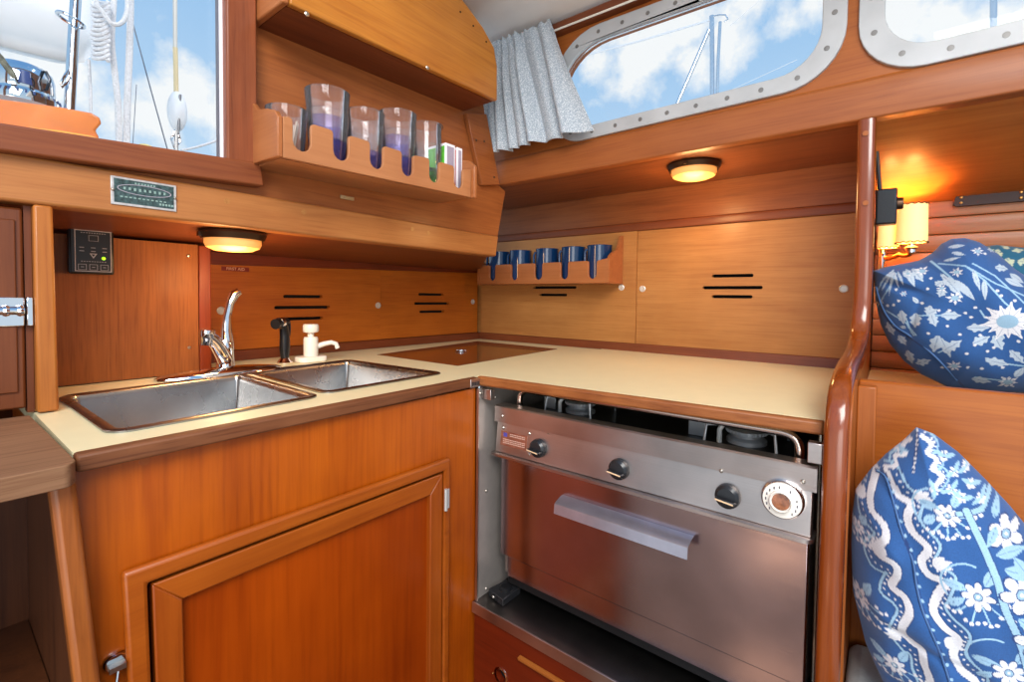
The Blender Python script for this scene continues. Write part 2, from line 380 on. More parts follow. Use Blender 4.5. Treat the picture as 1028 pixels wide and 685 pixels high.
# slanted stile on the wall
sp = UX(.372, [(467.6, 113.7), (487.5, 114.7), (501, 186), (483, 186)])
o = MB().prism('x', .362, .376, sp).build('stile_board', W_up, loc=(.37, -.4, 1.36), bevel=.002)
tag(o, 'slanted teak cover board between the tumbler rack and the curtain', 'board')
for q in [(478, 141), (486, 142), (496, 178)]: screw(o, U(0, .376, *q), (1, 0, 0), .003, 'screw', BRONZE)

# window in the aft bulkhead
wf = thing('window_frame', (.4, -1.1, 1.25), 'reddish teak frame of the cockpit window with pale glass edge strip', 'window frame')
wf['kind'] = 'structure'; wf.name = 'window_3'
XJ = .388
q_ = lambda x, y: U(0, XJ, x, y)[1:]
bl, br_, brb = q_(-60, 114), q_(262, 163.5), q_(265, 187.5); blb = q_(-60, 143)
MB().prism('x', .3625, XJ+.002, [blb, brb, br_, q_(228, 158.5), bl]).build('bottom_rail', W_jamb, wf, bevel=.003)
j0, j1 = q_(228, 100), q_(258.5, 100)
MB().prism('x', .3625, XJ, [(j0[0], 1.262), (j1[0], 1.268), (j1[0], 1.86), (j0[0], 1.86)]).build('side_rail', W_jambz, wf, bevel=.003)
MB().box(.3635, .3725, j0[0]-.0025, j0[0]-.0002, 1.262, 1.84).build('edge_strip', plain('pale_edge', (232, 226, 232), .4), wf)
MB().box(.352, .3630, j0[0]-.0035, j0[0]+.01, 1.262, 1.84).build('dark_seal', plain('seal_grey', (90, 88, 96), .5), wf)
MB().box(.346, .3515, -1.7, -1.006, 1.264, 1.84).build('pane', PANE, wf)

# maker's plate
pc = U(0, xb, 144, 195); t = thing('builders_plate', (xb, pc[1], 1.187), 'small green-patinated metal plate with oval and pale rim, screwed to beam', 'name plate')
y0, y1 = -1.179, -1.100
MB().box(xb, xb+.0022, y0, y1, 1.186, 1.2262).build('rim', plain('plate_rim', (206, 200, 196), .4, metal=.6, noise=.25, nscale=120), t, bevel=.0006)
MB().box(xb+.0022, xb+.0026, y0+.0035, y1-.0035, 1.1895, 1.2232).build('face', plain('plate_face', (66, 88, 88), .5, metal=.3, noise=.7, nscale=260), t)
el = [(xb+.003, (y0+y1)/2+.032*math.cos(a), 1.2105+.0072*math.sin(a)) for a in [2*PI*k/40 for k in range(40)]]
MB().tube(el, .0006, 6, closed=True).build('oval', GRYL, t)
mk = MB()
random.seed(2)
for k in range(9):
    yy = (y0+y1)/2-.024+k*.006; mk.box(xb+.0026, xb+.0031, yy-.0012, yy+.0012, 1.209+random.uniform(-.0006, 0), 1.2125); 
for z in (1.2185,):
    for k in range(7): yy = (y0+y1)/2-.011+k*.0037; mk.box(xb+.0026, xb+.003, yy-.001, yy+.001, z, z+.0022)
for k in range(11): yy = y0+.012+k*.0052; mk.box(xb+.0026, xb+.003, yy-.0016, yy+.0014, 1.1975, 1.1992)
for k in range(5): yy = y1-.021+k*.0038; mk.box(xb+.0026, xb+.003, yy-.0013, yy+.0013, 1.1925, 1.1955)
mk.build('raised_letters', plain('plate_letter', (142, 168, 160), .5, metal=.3), t)
for yy in (y0+.0022, y1-.0022): screw(t, (xb+.0022, yy, 1.2065), (1, 0, 0), .0022)

# left panel, return stile
t = thing('galley_side_panel', (.15, -1.1, .9), 'plain teak panel left of the tap carrying the black control unit', 'panel')
MB().box(.132, .15, -1.245, -.999, .902, 1.158).build('board', W_left, t)
MB().box(.0, .152, -.998, -.976, .902, 1.157).build('corner_stile', wood('teak_red', (160, 66, 30), (112, 40, 18), 'z'), t, bevel=.002)
for q in [(189, 257), (190, 349)]: screw(t, U(0, .15, *q), (1, 0, 0), .0032)
# control unit
t = thing('gas_control_panel', (.15, -1.163, 1.093), 'square black electronic control unit with lit green light on teak panel', 'control panel')
MB().box(.1505, .168, -1.193, -1.134, 1.092, 1.170).build('case', BLK, t, bevel=.003)
fy0, fy1, fz0, fz1 = -1.186, -1.138, 1.096, 1.166
def frame(mb, x, a0, a1, b0, b1, w):
    mb.prism('x', x, x+.0005, [(a0, b0), (a1, b0), (a1, b1), (a0, b1)], [[(a0+w, b0+w), (a1-w, b0+w), (a1-w, b1-w), (a0+w, b1-w)]])
fr = MB(); frame(fr, .168, fy0, fy1, fz0, fz1, .0012); fr.build('border_line', GRYL, t)
dg = plain('panel_dim_line', (134, 130, 138), .5)
fr = MB()
for k in range(3):
    c = fy0+.0095+k*.0145; frame(fr, .168, c-.0055, c+.0055, .0+1.0985, 1.1085, .0008)
    fr.box(.168, .1685, c-.002, c+.002, 1.103, 1.1042)
frame(fr, .168, -1.168, -1.155, 1.148, 1.158, .0007)
for k in range(10): fr.box(.168, .1684, fy0+.008+k*.0034, fy0+.010+k*.0034, 1.161, 1.1624)
for k in range(10): fr.box(.168, .1684, fy0+.008+k*.0034, fy0+.010+k*.0034, 1.1125, 1.1138)
for c in (-1.177, -1.162, -1.147):
    for z in (1.136, 1.130): fr.box(.168, .1684, c-.003, c+.003, z, z+.0014)
fr.build('key_outlines', dg, t)
MB().prism('x', .168, .1686, [(-1.167, 1.127), (-1.157, 1.127), (-1.162, 1.1185)], [[(-1.1648, 1.1258), (-1.1592, 1.1258), (-1.162, 1.1212)]]).build('triangle_mark', GRYL, t)
MB().lathe([(.0028, 0), (.0024, .001), (.0001, .0016)], (.168, -1.1485, 1.1195), (1, 0, 0), 14).build('green_light', plain('green_led', (150, 220, 30), .4, emit=(160, 230, 30), es=1.6), t)

# post standing on the worktop
o = MB().prism('x', .345, .372, [(-1.257, .9015), (-1.236, .9015), (-1.2385, 1.1735), (-1.257, 1.1735)]).build('post', W_post, loc=(.36, -1.25, .9), bevel=.003)
tag(o, 'light square teak post standing on the left end of the worktop', 'post')
# locker door at far left with barrel latch
t = thing('locker_door', (.355, -1.45, .905), 'dark teak locker door at far left with chrome latch', 'door')
MB().prism('x', .34, .360, [(-1.62, .908), (-1.2655, .908), (-1.2655, 1.168), (-1.62, 1.168)]).build('door_board', W_door, t, bevel=.003)
MB().prism('x', .36, .363, [(-1.60, .93), (-1.2725, .93), (-1.2725, 1.152), (-1.60, 1.152)]).build('raised_panel', W_door, t, bevel=.002)
la = MB().box(.3632, .366, -1.34, -1.2662, 1.016, 1.053).build('latch', CHR, t, bevel=.001)
MB().tube([(.3705, -1.34, 1.036), (.3705, -1.2668, 1.036)], .0055, 12).build('latch_bolt', CHR, la)
for yy in (-1.30, -1.283, -1.2705): MB().lathe([(.0065, -.003), (.0078, 0), (.0065, .003)], (.3705, yy, 1.036), (0, 1, 0), 14).build('latch_collar', CHR, la)
t2 = thing('door_jamb', (.35, -1.26, .9), 'narrow dark teak jamb between latched locker door and light post', 'jamb')
MB().box(.335, .356, -1.2645, -1.2575, .9015, 1.172).build('jamb_board', W_door, t2)
MB().box(.356, .366, -1.2642, -1.2578, 1.016, 1.053).build('latch_keeper', CHR, t2, bevel=.001)
MB().box(.20, .331, -1.252, -1.2455, .9015, 1.157).build('return_board', W_dk, t2)

# sliding panels with vent slots
def slidepanel(nm, ax, a0, a1, poly, holes, pulls, mat, label, loc, grp=None):
    tt = thing(nm, loc, label, 'panel', grp)
    MB().prism(ax, a0, a1, poly, holes).build('board', mat, tt)
    for (u, v) in pulls:
        p = to3(ax, a1 if ax == 'x' else a0, (u, v)); d = (1, 0, 0) if ax == 'x' else (0, -1, 0)
        MB().lathe([(.0095, 0), (.0095, .0012), (.008, .002), (.0072, .001), (.007, .0005), (.0001, .0004)], p, d, 22).build('finger_pull', NICK, tt)
    return tt
def zt(y): return 1.128+(y+.94)*.0245
slidepanel('sliding_panel', 'x', -.006, .006, [(-.985, .926), (-.4585, .926), (-.4585, zt(-.4585)), (-.985, zt(-.985))],
           [slot(-.759, -.650, 1.056, .0085), slot(-.782, -.628, 1.027, .0085), slot(-.757, -.649, .997, .0085)], [(-.905, 1.021), (-.447+.0-.02, 1.031)], W_pA,
           'lamp-lit sliding teak panel behind the tap with three vent slots', (0, -.7, .926))
slidepanel('sliding_panel', 'x', -.009, .003, [(-.4575, .926), (-.014, .926), (-.014, zt(0)), (-.4575, zt(-.4575))],
           [slot(-.305, -.190, 1.067, .0085), slot(-.322, -.163, 1.036, .0085), slot(-.300, -.188, 1.008, .0085)], [(-.041, 1.042)], W_pA,
           'sliding teak panel with three vent slots, behind the brown icebox lid', (0, -.2, .926))
slidepanel('sliding_panel', 'y', -.009, .003, [(.016, .926), (.6415, .926), (.6415, 1.262), (.016, 1.262)],
           [slot(.262, .436, 1.095, .0088), slot(.288, .40, 1.070, .0088)], [(.594, 1.094)], W_pB,
           'sliding teak panel carrying the mug rack on the back wall', (.3, 0, .926))
slidepanel('sliding_panel', 'y', -.005, .007, [(.6425, .926), (1.182, .926), (1.182, 1.262), (.6425, 1.262)],
           [slot(.857, .960, 1.124, .0088), slot(.833, .982, 1.0925, .0088), slot(.858, .959, 1.0685, .0088)], [(.660, 1.090), (1.152, 1.089)], W_pB,
           'wide sliding teak panel with three vent slots above the stove worktop', (.9, 0, .926))
st(MB().box(-.012, -.0105, -1.0, -.01, .92, 1.15).build('wall_slot_backing', SLOT))
st(MB().box(.02, 1.19, .02, .03, .92, 1.28).build('wall_slot_backing_back', SLOT))
# embossed tape
t = thing('label_tape', (.006, -.873, 1.115), 'small brown embossed tape reading FIRST AID on lamp-lit panel', 'label')
MB().box(.0062, .0068, -.904, -.842, 1.1155, 1.1255).build('tape', plain('tape_brown', (120, 34, 12), .3), t)
def text(s, size, loc, rot, mat, parent, name='lettering', ext=.0002, align='CENTER'):
    c = bpy.data.curves.new(name, 'FONT'); c.body = s; c.size = size; c.extrude = ext; c.align_x = align; c.align_y = 'CENTER'
    tmp = bpy.data.objects.new('tmp', c); COL.objects.link(tmp)
    dg_ = bpy.context.evaluated_depsgraph_get(); dg_.update(); me = bpy.data.meshes.new_from_object(tmp.evaluated_get(dg_))
    bpy.data.objects.remove(tmp)
    me.transform(Matrix.Translation(Vector(loc)-Vector(parent['_o'])) @ rot); me.materials.clear(); me.materials.append(mat)
    o = bpy.data.objects.new(name, me); COL.objects.link(o); o.parent = parent; o['_o'] = parent['_o']; o['_sub'] = 1; return o
RX = Matrix(((0, 0, 1, 0), (1, 0, 0, 0), (0, 1, 0, 0), (0, 0, 0, 1)))   # text facing +x, reading along +y
RY = Matrix(((1, 0, 0, 0), (0, 0, -1, 0), (0, 1, 0, 0), (0, 0, 0, 1)))  # facing -y, reading along +x
text('FIRST AID', .0095, (.0069, -.873, 1.1205), RX, plain('tape_letter', (232, 180, 150), .5), t)

# tumbler rack
t = thing('tumbler_rack', (.42, -.75, 1.28), 'teak wall rack with slotted front holding plastic tumblers', 'rack')
sy = [-.953, -.882, -.808, -.735, -.664, -.592]
top = [(-.968, 1.346)]
front = [(-.552, 1.2815), (-.552, 1.349)]
poly = []
def slotcut(c, w, ztop, zb):
    r = w/2; o = [(c+r+.006, ztop), (c+r+.0015, ztop-.002), (c+r, ztop-.007)]
    for k in range(7): a = -PI*k/6; o.append((c+r*math.cos(a), zb+r+r*math.sin(a)))
    o += [(c-r, ztop-.007), (c-r-.0015, ztop-.002), (c-r-.006, ztop)]
    return o
poly = [(-.984, 1.279), (-.552, 1.289), (-.552, 1.352)]
for c in reversed(sy): poly += slotcut(c, .031+(c+.95)*-.012, 1.346 if c < -.7 else 1.349, 1.296+(c+.95)*.02)
poly += [(-.984, 1.344)]
MB().prism('x', .4695, .476, poly).build('front_board', W_rack, t, bevel=.001)
e1 = [(.3625, 1.282), (.476, 1.279), (.476, 1.342), (.466, 1.353), (.44, 1.362), (.405, 1.368), (.385, 1.385), (.372, 1.412), (.3625, 1.43)]
MB().prism('y', -.993, -.9845, e1).build('end_board', W_rackx, t, bevel=.0015)
e2 = [(.3625, 1.290), (.486, 1.288), (.486, 1.36), (.47, 1.374), (.3625, 1.40)]
MB().prism('y', -.5515, -.542, e2).build('end_board', W_rackx, t, bevel=.002)
MB().add([(.3625, -.984, 1.279), (.465, -.984, 1.279), (.465, -.552, 1.2895), (.3625, -.552, 1.2895), (.3625, -.984, 1.286), (.465, -.984, 1.286), (.465, -.552, 1.2965), (.3625, -.552, 1.2965)],
         [(0, 1, 2, 3), (4, 5, 6, 7), (0, 1, 5, 4), (1, 2, 6, 5), (2, 3, 7, 6), (3, 0, 4, 7)]).build('bottom_board', W_rack, t)
# little brass catch below the rack
o = MB().box(.3625, .367, -.815, -.785, 1.256, 1.263).box(.367, .370, -.808, -.792, 1.2575, 1.2615).build('catch', plain('worn_catch', (190, 170, 130), .4, metal=.5), loc=(.365, -.8, 1.256), bevel=.0008)
tag(o, 'small worn metal catch on the wall just below the tumbler rack', 'catch')

def zr(y): return 1.2866+(y+.984)*.0243
def tumbler(y, z, r0, r1, h, kind, label, xx=.414, waist=0):
    t = thing('tumbler', (xx, y, z), label, 'tumbler', 'tumblers in the wall rack')
    n = 8; out = []
    for k in range(n+1):
        q = k/n; r = r0+(r1-r0)*q**.8
        if waist: r += waist*math.sin(q*PI*1.5)*(.5)
        out.append((r, h*q))
    ins = [(r-.0016, max(hh, .008)) for r, hh in reversed(out)]
    if kind == 'blue':
        k0 = 4
        b = MB().lathe(out[:k0+1]+[(r-.0018, hh) for r, hh in reversed(out[:k0+1]) if hh > .01]+[(.0001, .01)], (xx, y, z), seg=32)
        b.build('base', GLB, t)
        MB().lathe(out[k0:]+[(r-.0016, hh) for r, hh in reversed(out[k0:])], (xx, y, z+.0002), seg=32, closed=True).build('wall', GL, t)
    else:
        MB().lathe(out+ins+[(.0001, .008)], (xx, y, z), seg=32).build('glass_body', GL, t)
        MB().tube([(xx+(r1)*math.cos(a), y+r1*math.sin(a), z+h) for a in [2*PI*q/28 for q in range(28)]], .0012, 6, closed=True).build('rim', GL, t)
    return t
tumbler(-.948, zr(-.95)+.0005, .026, .033, .09, 'clear', 'clear tumbler holding thin sticks at left end of rack')
tumbler(-.872, zr(-.87)+.0005, .028, .038, .105, 'blue', 'lower lavender-based tumbler of the tall stack nearest the window')
tumbler(-.872, zr(-.87)+.044, .028, .040, .100, 'blue', 'upper lavender-based tumbler of the tall stack nearest the window')
tumbler(-.792, zr(-.79)+.0005, .028, .037, .10, 'blue', 'lower tumbler of the short middle stack, purple base in slot')
tumbler(-.792, zr(-.79)+.036, .028, .038, .092, 'clear', 'clear tumbler nested on top of the short middle stack')
tumbler(-.712, zr(-.71)+.0005, .028, .038, .108, 'blue', 'lower lavender-based tumbler of the stack right of middle')
tumbler(-.712, zr(-.71)+.046, .028, .040, .103, 'blue', 'upper lavender-based tumbler of the stack right of middle')
tumbler(-.632, zr(-.63)+.0005, .027, .033, .100, 'clear', 'lower clear waisted tumbler beside the matchboxes', waist=.006)
tumbler(-.632, zr(-.63)+.042, .027, .036, .104, 'clear', 'upper clear waisted tumbler beside the matchboxes', waist=.006)
stk = MB()
for k in range(9):
    a = 2*PI*k/9; stk.tube([(.414+.010*math.cos(a), -.948+.010*math.sin(a), zr(-.95)+.010), (.414+.018*math.cos(a+.6), -.948+.018*math.sin(a+.6), zr(-.95)+.072)], .0018, 6)
o = stk.build('stick_bundle', plain('stick_tan', (196, 176, 158), .5), loc=(.414, -.948, zr(-.95)+.01)); tag(o, 'bundle of thin pale sticks standing inside leftmost clear tumbler', 'sticks')
# boxes in the rack
def smallbox(y0, y1, x0, x1, h, cside, label):
    z0 = zr(y0)+.0022; t = thing('matchbox', ((x0+x1)/2, (y0+y1)/2, z0), label, 'box', 'small boxes in the tumbler rack')
    MB().box(x0, x1, y0, y1, z0, z0+h).build('carton', plain('box_white', (236, 232, 236), .5), t, bevel=.0008)
    MB().box(x1, x1+.0006, y0+.004, y1-.004, z0+.006, z0+h-.006).build('striking_face', plain('box_grey', (160, 150, 166), .6, noise=.1, nscale=300), t)
    MB().box(x0+.004, x1-.004, y0-.0006, y0, z0+.006, z0+h-.006).build('printed_side', plain('box_'+cside, {'green': (96, 190, 60), 'red': (196, 60, 50)}[cside], .5, noise=.3, nscale=130), t)
ya, yb, yc, yd = (U(0, .448, x_, 145)[1] for x_ in (447.5, 457, 459, 470)); yd = min(yd, -.5525)
smallbox(ya, yb, .380, .448, .108, 'green', 'matchbox with green printed side next to clear tumblers')
smallbox(yc, yd, .405, .448, .106, 'red', 'matchbox at the right end of the rack against the end board')

# overhead locker
t = thing('overhead_locker', (.42, -.7, 1.525), 'glossy teak overhead locker above the tumbler rack, curved right end', 'locker')
pf = [(-.972, 1.525), (-.462, 1.538), (-.463, 1.62), (-.475, 1.66), (-.515, 1.69), (-.57, 1.715), (-.62, 1.735), (-.75, 1.80), (-.75, 1.812), (-.972, 1.812)]
MB().prism('x', .462, .476, pf).build('front_panel', W_cup, t, bevel=.003)
pf2 = [(-.972, 1.5255), (-.464, 1.5385), (-.464, 1.62), (-.476, 1.66), (-.515, 1.69), (-.62, 1.735), (-.75, 1.80), (-.75, 1.81), (-.972, 1.81)]
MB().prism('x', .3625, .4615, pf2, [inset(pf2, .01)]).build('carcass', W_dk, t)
MB().box(.3625, .474, -.984, -.9725, 1.524, 1.812).build('end_board', W_rackx, t, bevel=.003)
for q in [(308, 14), (429, 68)]: screw(t, U(0, .476, *q), (1, 0, 0), .0042)
for q in [(462, 12), (475, 26), (488, 42)]: screw(t, U(0, .476, *q), (1, 0, 0), .0022, 'dark_screw', BRONZE)

# ================================================================== CURTAIN
t = thing('curtain', (.45, -.32, 1.457), 'gathered grey-blue speckled curtain at left end of the long portlight', 'curtain')
mt, nt, p, nd, lk = newmat('curtain_fabric')
tc = nd.new('ShaderNodeTexCoord'); vo = nd.new('ShaderNodeTexVoronoi'); vo.inputs['Scale'].default_value = 420
lk.new(tc.outputs['Object'], vo.inputs['Vector'])
r_ = ramp(nd, [(.18, lin((240, 242, 242))), (.5, lin((158, 170, 182)))]); lk.new(vo.outputs['Distance'], r_.inputs[0]); lk.new(r_.outputs[0], p.inputs['Base Color'])
p.inputs['Roughness'].default_value = .9; p.inputs['Sheen Weight'].default_value = .2
TL = Vector(U(1, -.315, 493, 48)); TR = Vector(U(1, -.315, 557, 24)); BL = Vector(U(1, -.330, 488, 160)); BR = Vector(U(1, -.330, 597, 137))
BL.z = 1.4585; BR.z = 1.4585
rows = []; NV, NU = 60, 220
for i in range(NV+1):
    v = i/NV; row = []
    for j in range(NU+1):
        u = j/NU
        ue = u+.015*math.sin(u*9)
        P_ = (TL.lerp(TR, ue)).lerp(BL.lerp(BR, u), v**1.15)
        am = .0055+.009*min(1, v*1.4)
        ph = (1-(1-u)**1.75)*2*PI*8.0+1.1*math.sin(v*2.2+u*5)+.5*math.sin(u*17)
        dy = am*math.sin(ph)*(.75+.5*math.sin(u*23+2)) + .006*v*math.sin(u*2*PI*3+2)
        if v < .2: dy += .0035*math.sin(u*2*PI*17)*(1-v/.2)*(1 if u < .62 else .15)
        pinch = -.010*math.exp(-((v-.18)/.05)**2)
        x = P_.x+ (.004*math.sin(ph*1.0+1)*v); z = P_.z+(.003*math.sin(u*2*PI*8.5) if v < .02 else 0)
        if v > .97: z += .0
        row.append((x, P_.y-.020+dy*1.0-pinch*.3-(.012*math.sin(PI*min(1, v*1.1))*.5), max(z, 1.4575)))
    rows.append(row)
MB().grid(rows).build('cloth', mt, t, sharp=180, solid=.0015)
MB().tube([(TL.x-.02, -.317, TL.z-.022), (TR.x+.25, -.317, TR.z-.022)], .0025, 8).build('curtain_wire', WHT, t)

# ================================================================== DOME LAMPS
def dome_lamp(c, r, label, power, dz):
    t = thing('dome_lamp', c, label, 'lamp', 'dome lamps under the shelves')
    MB().lathe([(r*1.04, 0), (r*1.06, -.004), (r*1.0, -.010), (r*.97, -.014), (r*.90, -.014), (r*.90, -.002), (.0001, -.002)], c).build('base_ring', BRONZE, t)
    dm = plain('lamp_diffuser', (226, 176, 112), .4, emit=(255, 158, 66), es=.7)
    MB().lathe([(r*.88, -.012), (r*.885, -.021), (r*.82, -.028), (r*.60, -.033), (r*.2, -.035), (.0001, -.0352)], c).build('diffuser', dm, t)
    MB().box(c[0]-.004, c[0]+.004, c[1]-r*1.1, c[1]-r*.98, c[2]-.012, c[2]-.004).build('switch', BRONZE, t)
    ld = bpy.data.lights.new('lamp_light', 'POINT'); ld.energy = power; ld.color = (1, .56, .22); ld.shadow_soft_size = .04; ld.specular_factor = .4
    lo = bpy.data.objects.new('lamp_light', ld); COL.objects.link(lo); lo.location = (c[0], c[1], c[2]-.082)
dome_lamp((.298, -.990, 1.1725), .052, 'flat round amber lamp under the beam, above the tap', 1.9, 0)
dome_lamp((.862, -.190, 1.3815), .058, 'round amber lamp under the ledge on the back wall', 1.8, 0)

# ================================================================== MUG RACK
yF = -.098
t = thing('mug_rack', (.35, -.05, 1.105), 'small teak rack with slotted front holding navy mugs on the back wall', 'rack')
s6 = 1028/200; M6 = lambda a, b: (460+a/s6, 220+b/s6)
def rx(a): return U(1, yF, *M6(a, 300))[0]
poly = [(rx(765), 1.105), (rx(765), 1.177)]
for (a, b) in reversed([(160, 190), (272, 305), (393, 432), (527, 565), (670, 712)]):
    xa, xb_ = rx(a), rx(b); c = (xa+xb_)/2; w = xb_-xa
    r = w/2; poly += [(c+r+.006, 1.172), (c+r+.001, 1.170), (c+r, 1.163)]
    for k in range(7): an = -PI*k/6; poly.append((c+r*math.cos(an), 1.118+r+r*math.sin(an)))
    poly += [(c-r, 1.163), (c-r-.001, 1.170), (c-r-.006, 1.172)]
poly += [(rx(110), 1.172), (rx(110), 1.105)]
MB().prism('y', yF, yF+.009, poly).build('front_board', W_rackx, t, bevel=.001)
xr_ = rx(765)
MB().prism('x', xr_, xr_+.009, rpoly([(-.0095, 1.104), (-.099, 1.104), (-.099, 1.178), (-.078, 1.195), (-.045, 1.205), (-.03, 1.225), (-.022, 1.25), (-.0095, 1.25)], [0, 0, .01, .012, .02, .02, .006, .004], 4)).build('end_board', W_rackx, t)
xl_ = rx(110)
MB().prism('x', xl_-.009, xl_, rpoly([(-.0095, 1.104), (-.099, 1.104), (-.099, 1.178), (-.0095, 1.19)], [0, 0, .01, .01], 4)).build('end_board', W_rackx, t)
MB().box(xl_, xr_, yF+.0095, -.0095, 1.105, 1.112).build('bottom_board', W_rackx, t)
mug0 = None
for k, a in enumerate([208, 318, 455, 590, 725]):
    x = U(1, -.055, *M6(a, 200))[0]
    lbl = ['leftmost navy mug in the back rack, half behind beam end', 'second navy mug from the beam end in the back rack', 'middle one of five navy mugs in the back rack',
           'fourth navy mug, next to the rightmost one in back rack', 'rightmost navy mug, against the raised end of the back rack'][k]
    if mug0 is None:
        mug0 = thing('mug', (x, -.0500, 1.1125), lbl, 'mug', 'navy mugs in the back rack')
        MB().lathe([(.033, 0), (.036, .003), (.0372, .02), (.0372, .104), (.0382, .108), (.0365, .108), (.0345, .104), (.0345, .012), (.0001, .008)], (x, -.0500, 1.1125), seg=34).build('body', BLUEMUG, mug0)
        an = -2.1
        hp = [(x+math.cos(an)*(.034+q), -.054+math.sin(an)*(.034+q)*.0+ -.0, 1.1125+zz) for q, zz in [(0, .075), (.010, .078), (.0155, .066), (.0155, .045), (.010, .030), (0, .026)]]
        hp = [(x-.030-q*.5, -.050-.020-q*.25, 1.1125+zz) for q, zz in [(0, .094), (.006, .098), (.014, .088), (.014, .06), (.008, .044), (0, .04)]]
        MB().tube(hp, .004, 10).build('handle', BLUEMUG, mug0)
    else:
        m2 = mug0.copy(); COL.objects.link(m2); m2.location = (x, -.0500, 1.1125); m2['label'] = lbl
        for ch in list(mug0.children):
            c2 = ch.copy(); COL.objects.link(c2); c2.parent = m2

# ================================================================== WORKTOPS, SINK
lb = UZ(.9, [(67.5, 400), (120, 433), (315, 399), (252, 378)]); rb = UZ(.9, [(252, 375), (350, 363), (437, 376), (318, 396)])
lb = [(.255, -1.224), (.560, -1.222), (.546, -.958), (.236, -.950)]; rb = [(.214, -.940), (.198, -.690), (.522, -.672), (.530, -.946)]
LB = rpoly(lb, .024, 6); RB = rpoly(rb, .024, 6)
lid = UZ(.9, [(377.8, 356.2), (459.5, 367.6), (560, 350.6), (479.6, 342.7)])
t = thing('galley_worktop', (.3, -.65, .9), 'cream laminate worktop with brown wood edge around the twin sink', 'worktop')
wt = [(.0, -1.2585), (.603, -1.2585), (.5855, -.652), (.527, -.012), (.0, -.0)]
lidh = inset(lid, .0)
MB().prism('z', .882, .9, wt, [inset(LB, .008), inset(RB, .008), lid]).build('laminate', LAM, t)
MB().prism('z', .8825, .9004, [(.6032, -1.2585), (.6215, -1.2585), (.6040, -.657), (.5858, -.655)]).build('edging', W_edge, t, bevel=.003)
MB().box(.590, .6060, -.684, -.6575, .8825, .8995).build('corner_bracket', ST, t, bevel=.001)
lk_ = MB()
for k in range(5): lk_.box(.606, .6067, -.681+k*.0045, -.6785+k*.0045, .8865, .8935)
lk_.build('knuckle', plain('hinge_dark', (70, 68, 70), .4, metal=.6), t)
# icebox lid
t = thing('icebox_lid', (.28, -.33, .9), 'glossy brown flush icebox lid with small ring pull in the corner worktop', 'lid')
MB().prism('z', .885, .9006, inset(lid, .0015)).build('board', BROWNLAM, t)
c = U(2, .9006, 463, 353)
rp = MB().lathe([(.014, 0), (.013, .0015), (.008, .002), (.0001, .0005)], (c[0], c[1], .9006), seg=20).build('ring_pull', CHR, t)
MB().tube([(c[0]+.017*math.cos(a), c[1]+.017*math.sin(a), .9035) for a in [2*PI*k/20 for k in range(20)]], .0014, 6, closed=True).build('ring', CHR, rp)
# stove worktop
t = thing('stove_worktop', (.9, -.3, .9), 'cream laminate worktop with worn wood edge covering the stove', 'worktop')
ws = [(.5915, -.643), (.533, -.012), (1.183, -.0145), (1.183, -.565), (1.178, -.603)]
MB().prism('z', .884, .9018, ws).build('laminate', LAM, t)
MB().prism('z', .8835, .9020, [(.5915, -.6434), (1.178, -.6034), (1.1765, -.6180), (.6065, -.6575), (.596, -.6555)]).build('edging', W_edgex, t, bevel=.004)

def bowl(poly, name, label, cdr):
    B = thing(name, (sum(p[0] for p in poly)/len(poly), sum(p[1] for p in poly)/len(poly), .76), label, 'sink')
    return B
t = thing('twin_sink', (.37, -.95, .77), 'stainless steel sink with two bowls let into the cream worktop', 'sink')
def ringmesh(polys):
    mb = MB(); n = len(polys[0][0]); vs = []
    for (pl_, z) in polys: vs += [(p[0], p[1], z) for p in pl_]
    fs = [(i*n+j, i*n+(j+1) % n, (i+1)*n+(j+1) % n, (i+1)*n+j) for i in range(len(polys)-1) for j in range(n)]
    fs.append(tuple((len(polys)-1)*n+j for j in range(n))); return mb.add(vs, fs)
for (PL, zb) in ((LB, .785), (RB, .795)):
    cx = sum(p[0] for p in PL)/len(PL); cy = sum(p[1] for p in PL)/len(PL)
    def sc(pl_, k): return [(cx+(p[0]-cx)*k, cy+(p[1]-cy)*k) for p in pl_]
    rings = [(PL, .9003), (PL, .9022), (inset(PL, .003), .9038), (inset(PL, .011), .9034), (inset(PL, .014), .900), (inset(PL, .016), .893), (inset(PL, .022), zb+.025), (sc(inset(PL, .026), .97), zb+.009), (sc(inset(PL, .03), .9), zb+.002), (sc(PL, .5), zb), (sc(PL, .14), zb-.001)]
    b_ = ringmesh(rings).build('bowl', ST_sink, t, sharp=50)
    MB().lathe([(.026, .0), (.027, .002), (.020, .002), (.016, -.003), (.0001, -.004)], (cx, cy, zb+.0015)).build('drain', CHR, b_)

# faucet
fx, fy = .200, -.968
t = thing('mixer_tap', (fx, fy, .903), 'chrome single-lever mixer tap behind the left sink bowl', 'tap')
esc = []
for k in range(25):
    q = k/24; yy = -1.085+q*.225; esc.append((fx+.012*(1-4*(q-.5)**2)*1.0, yy, .9035, .010+.016*math.sin(PI*min(1, max(0, q)))**.5))
rows = []
for (x, y, z, w) in esc:
    row = []
    for j in range(13):
        a = PI*j/12; row.append((x+w*math.cos(a), y, .9015+ (.004+.012*math.sin(PI*(y+1.085)/.225)**.6 if 0 < (y+1.085)/.225 < 1 else .004)*math.sin(a)))
    rows.append(row)
MB().grid(rows).build('base_plate', CHR, t, sharp=60)
MB().lathe([(.0170, 0), (.0160, .012), (.0150, .034), (.0158, .040), (.0150, .050), (.0115, .058), (.0001, .060)], (fx, fy, .912)).build('body', CHR, t)
tip = U(0, fx+.050, 208, 335)
sp_ = [(fx, fy, .926), (fx*.7+tip[0]*.3+.004, fy*.7+tip[1]*.3, .926+(tip[2]-.926)*.32), (fx*.35+tip[0]*.65+.004, fy*.35+tip[1]*.65, .926+(tip[2]-.926)*.70), (tip[0], tip[1], tip[2]-.004)]
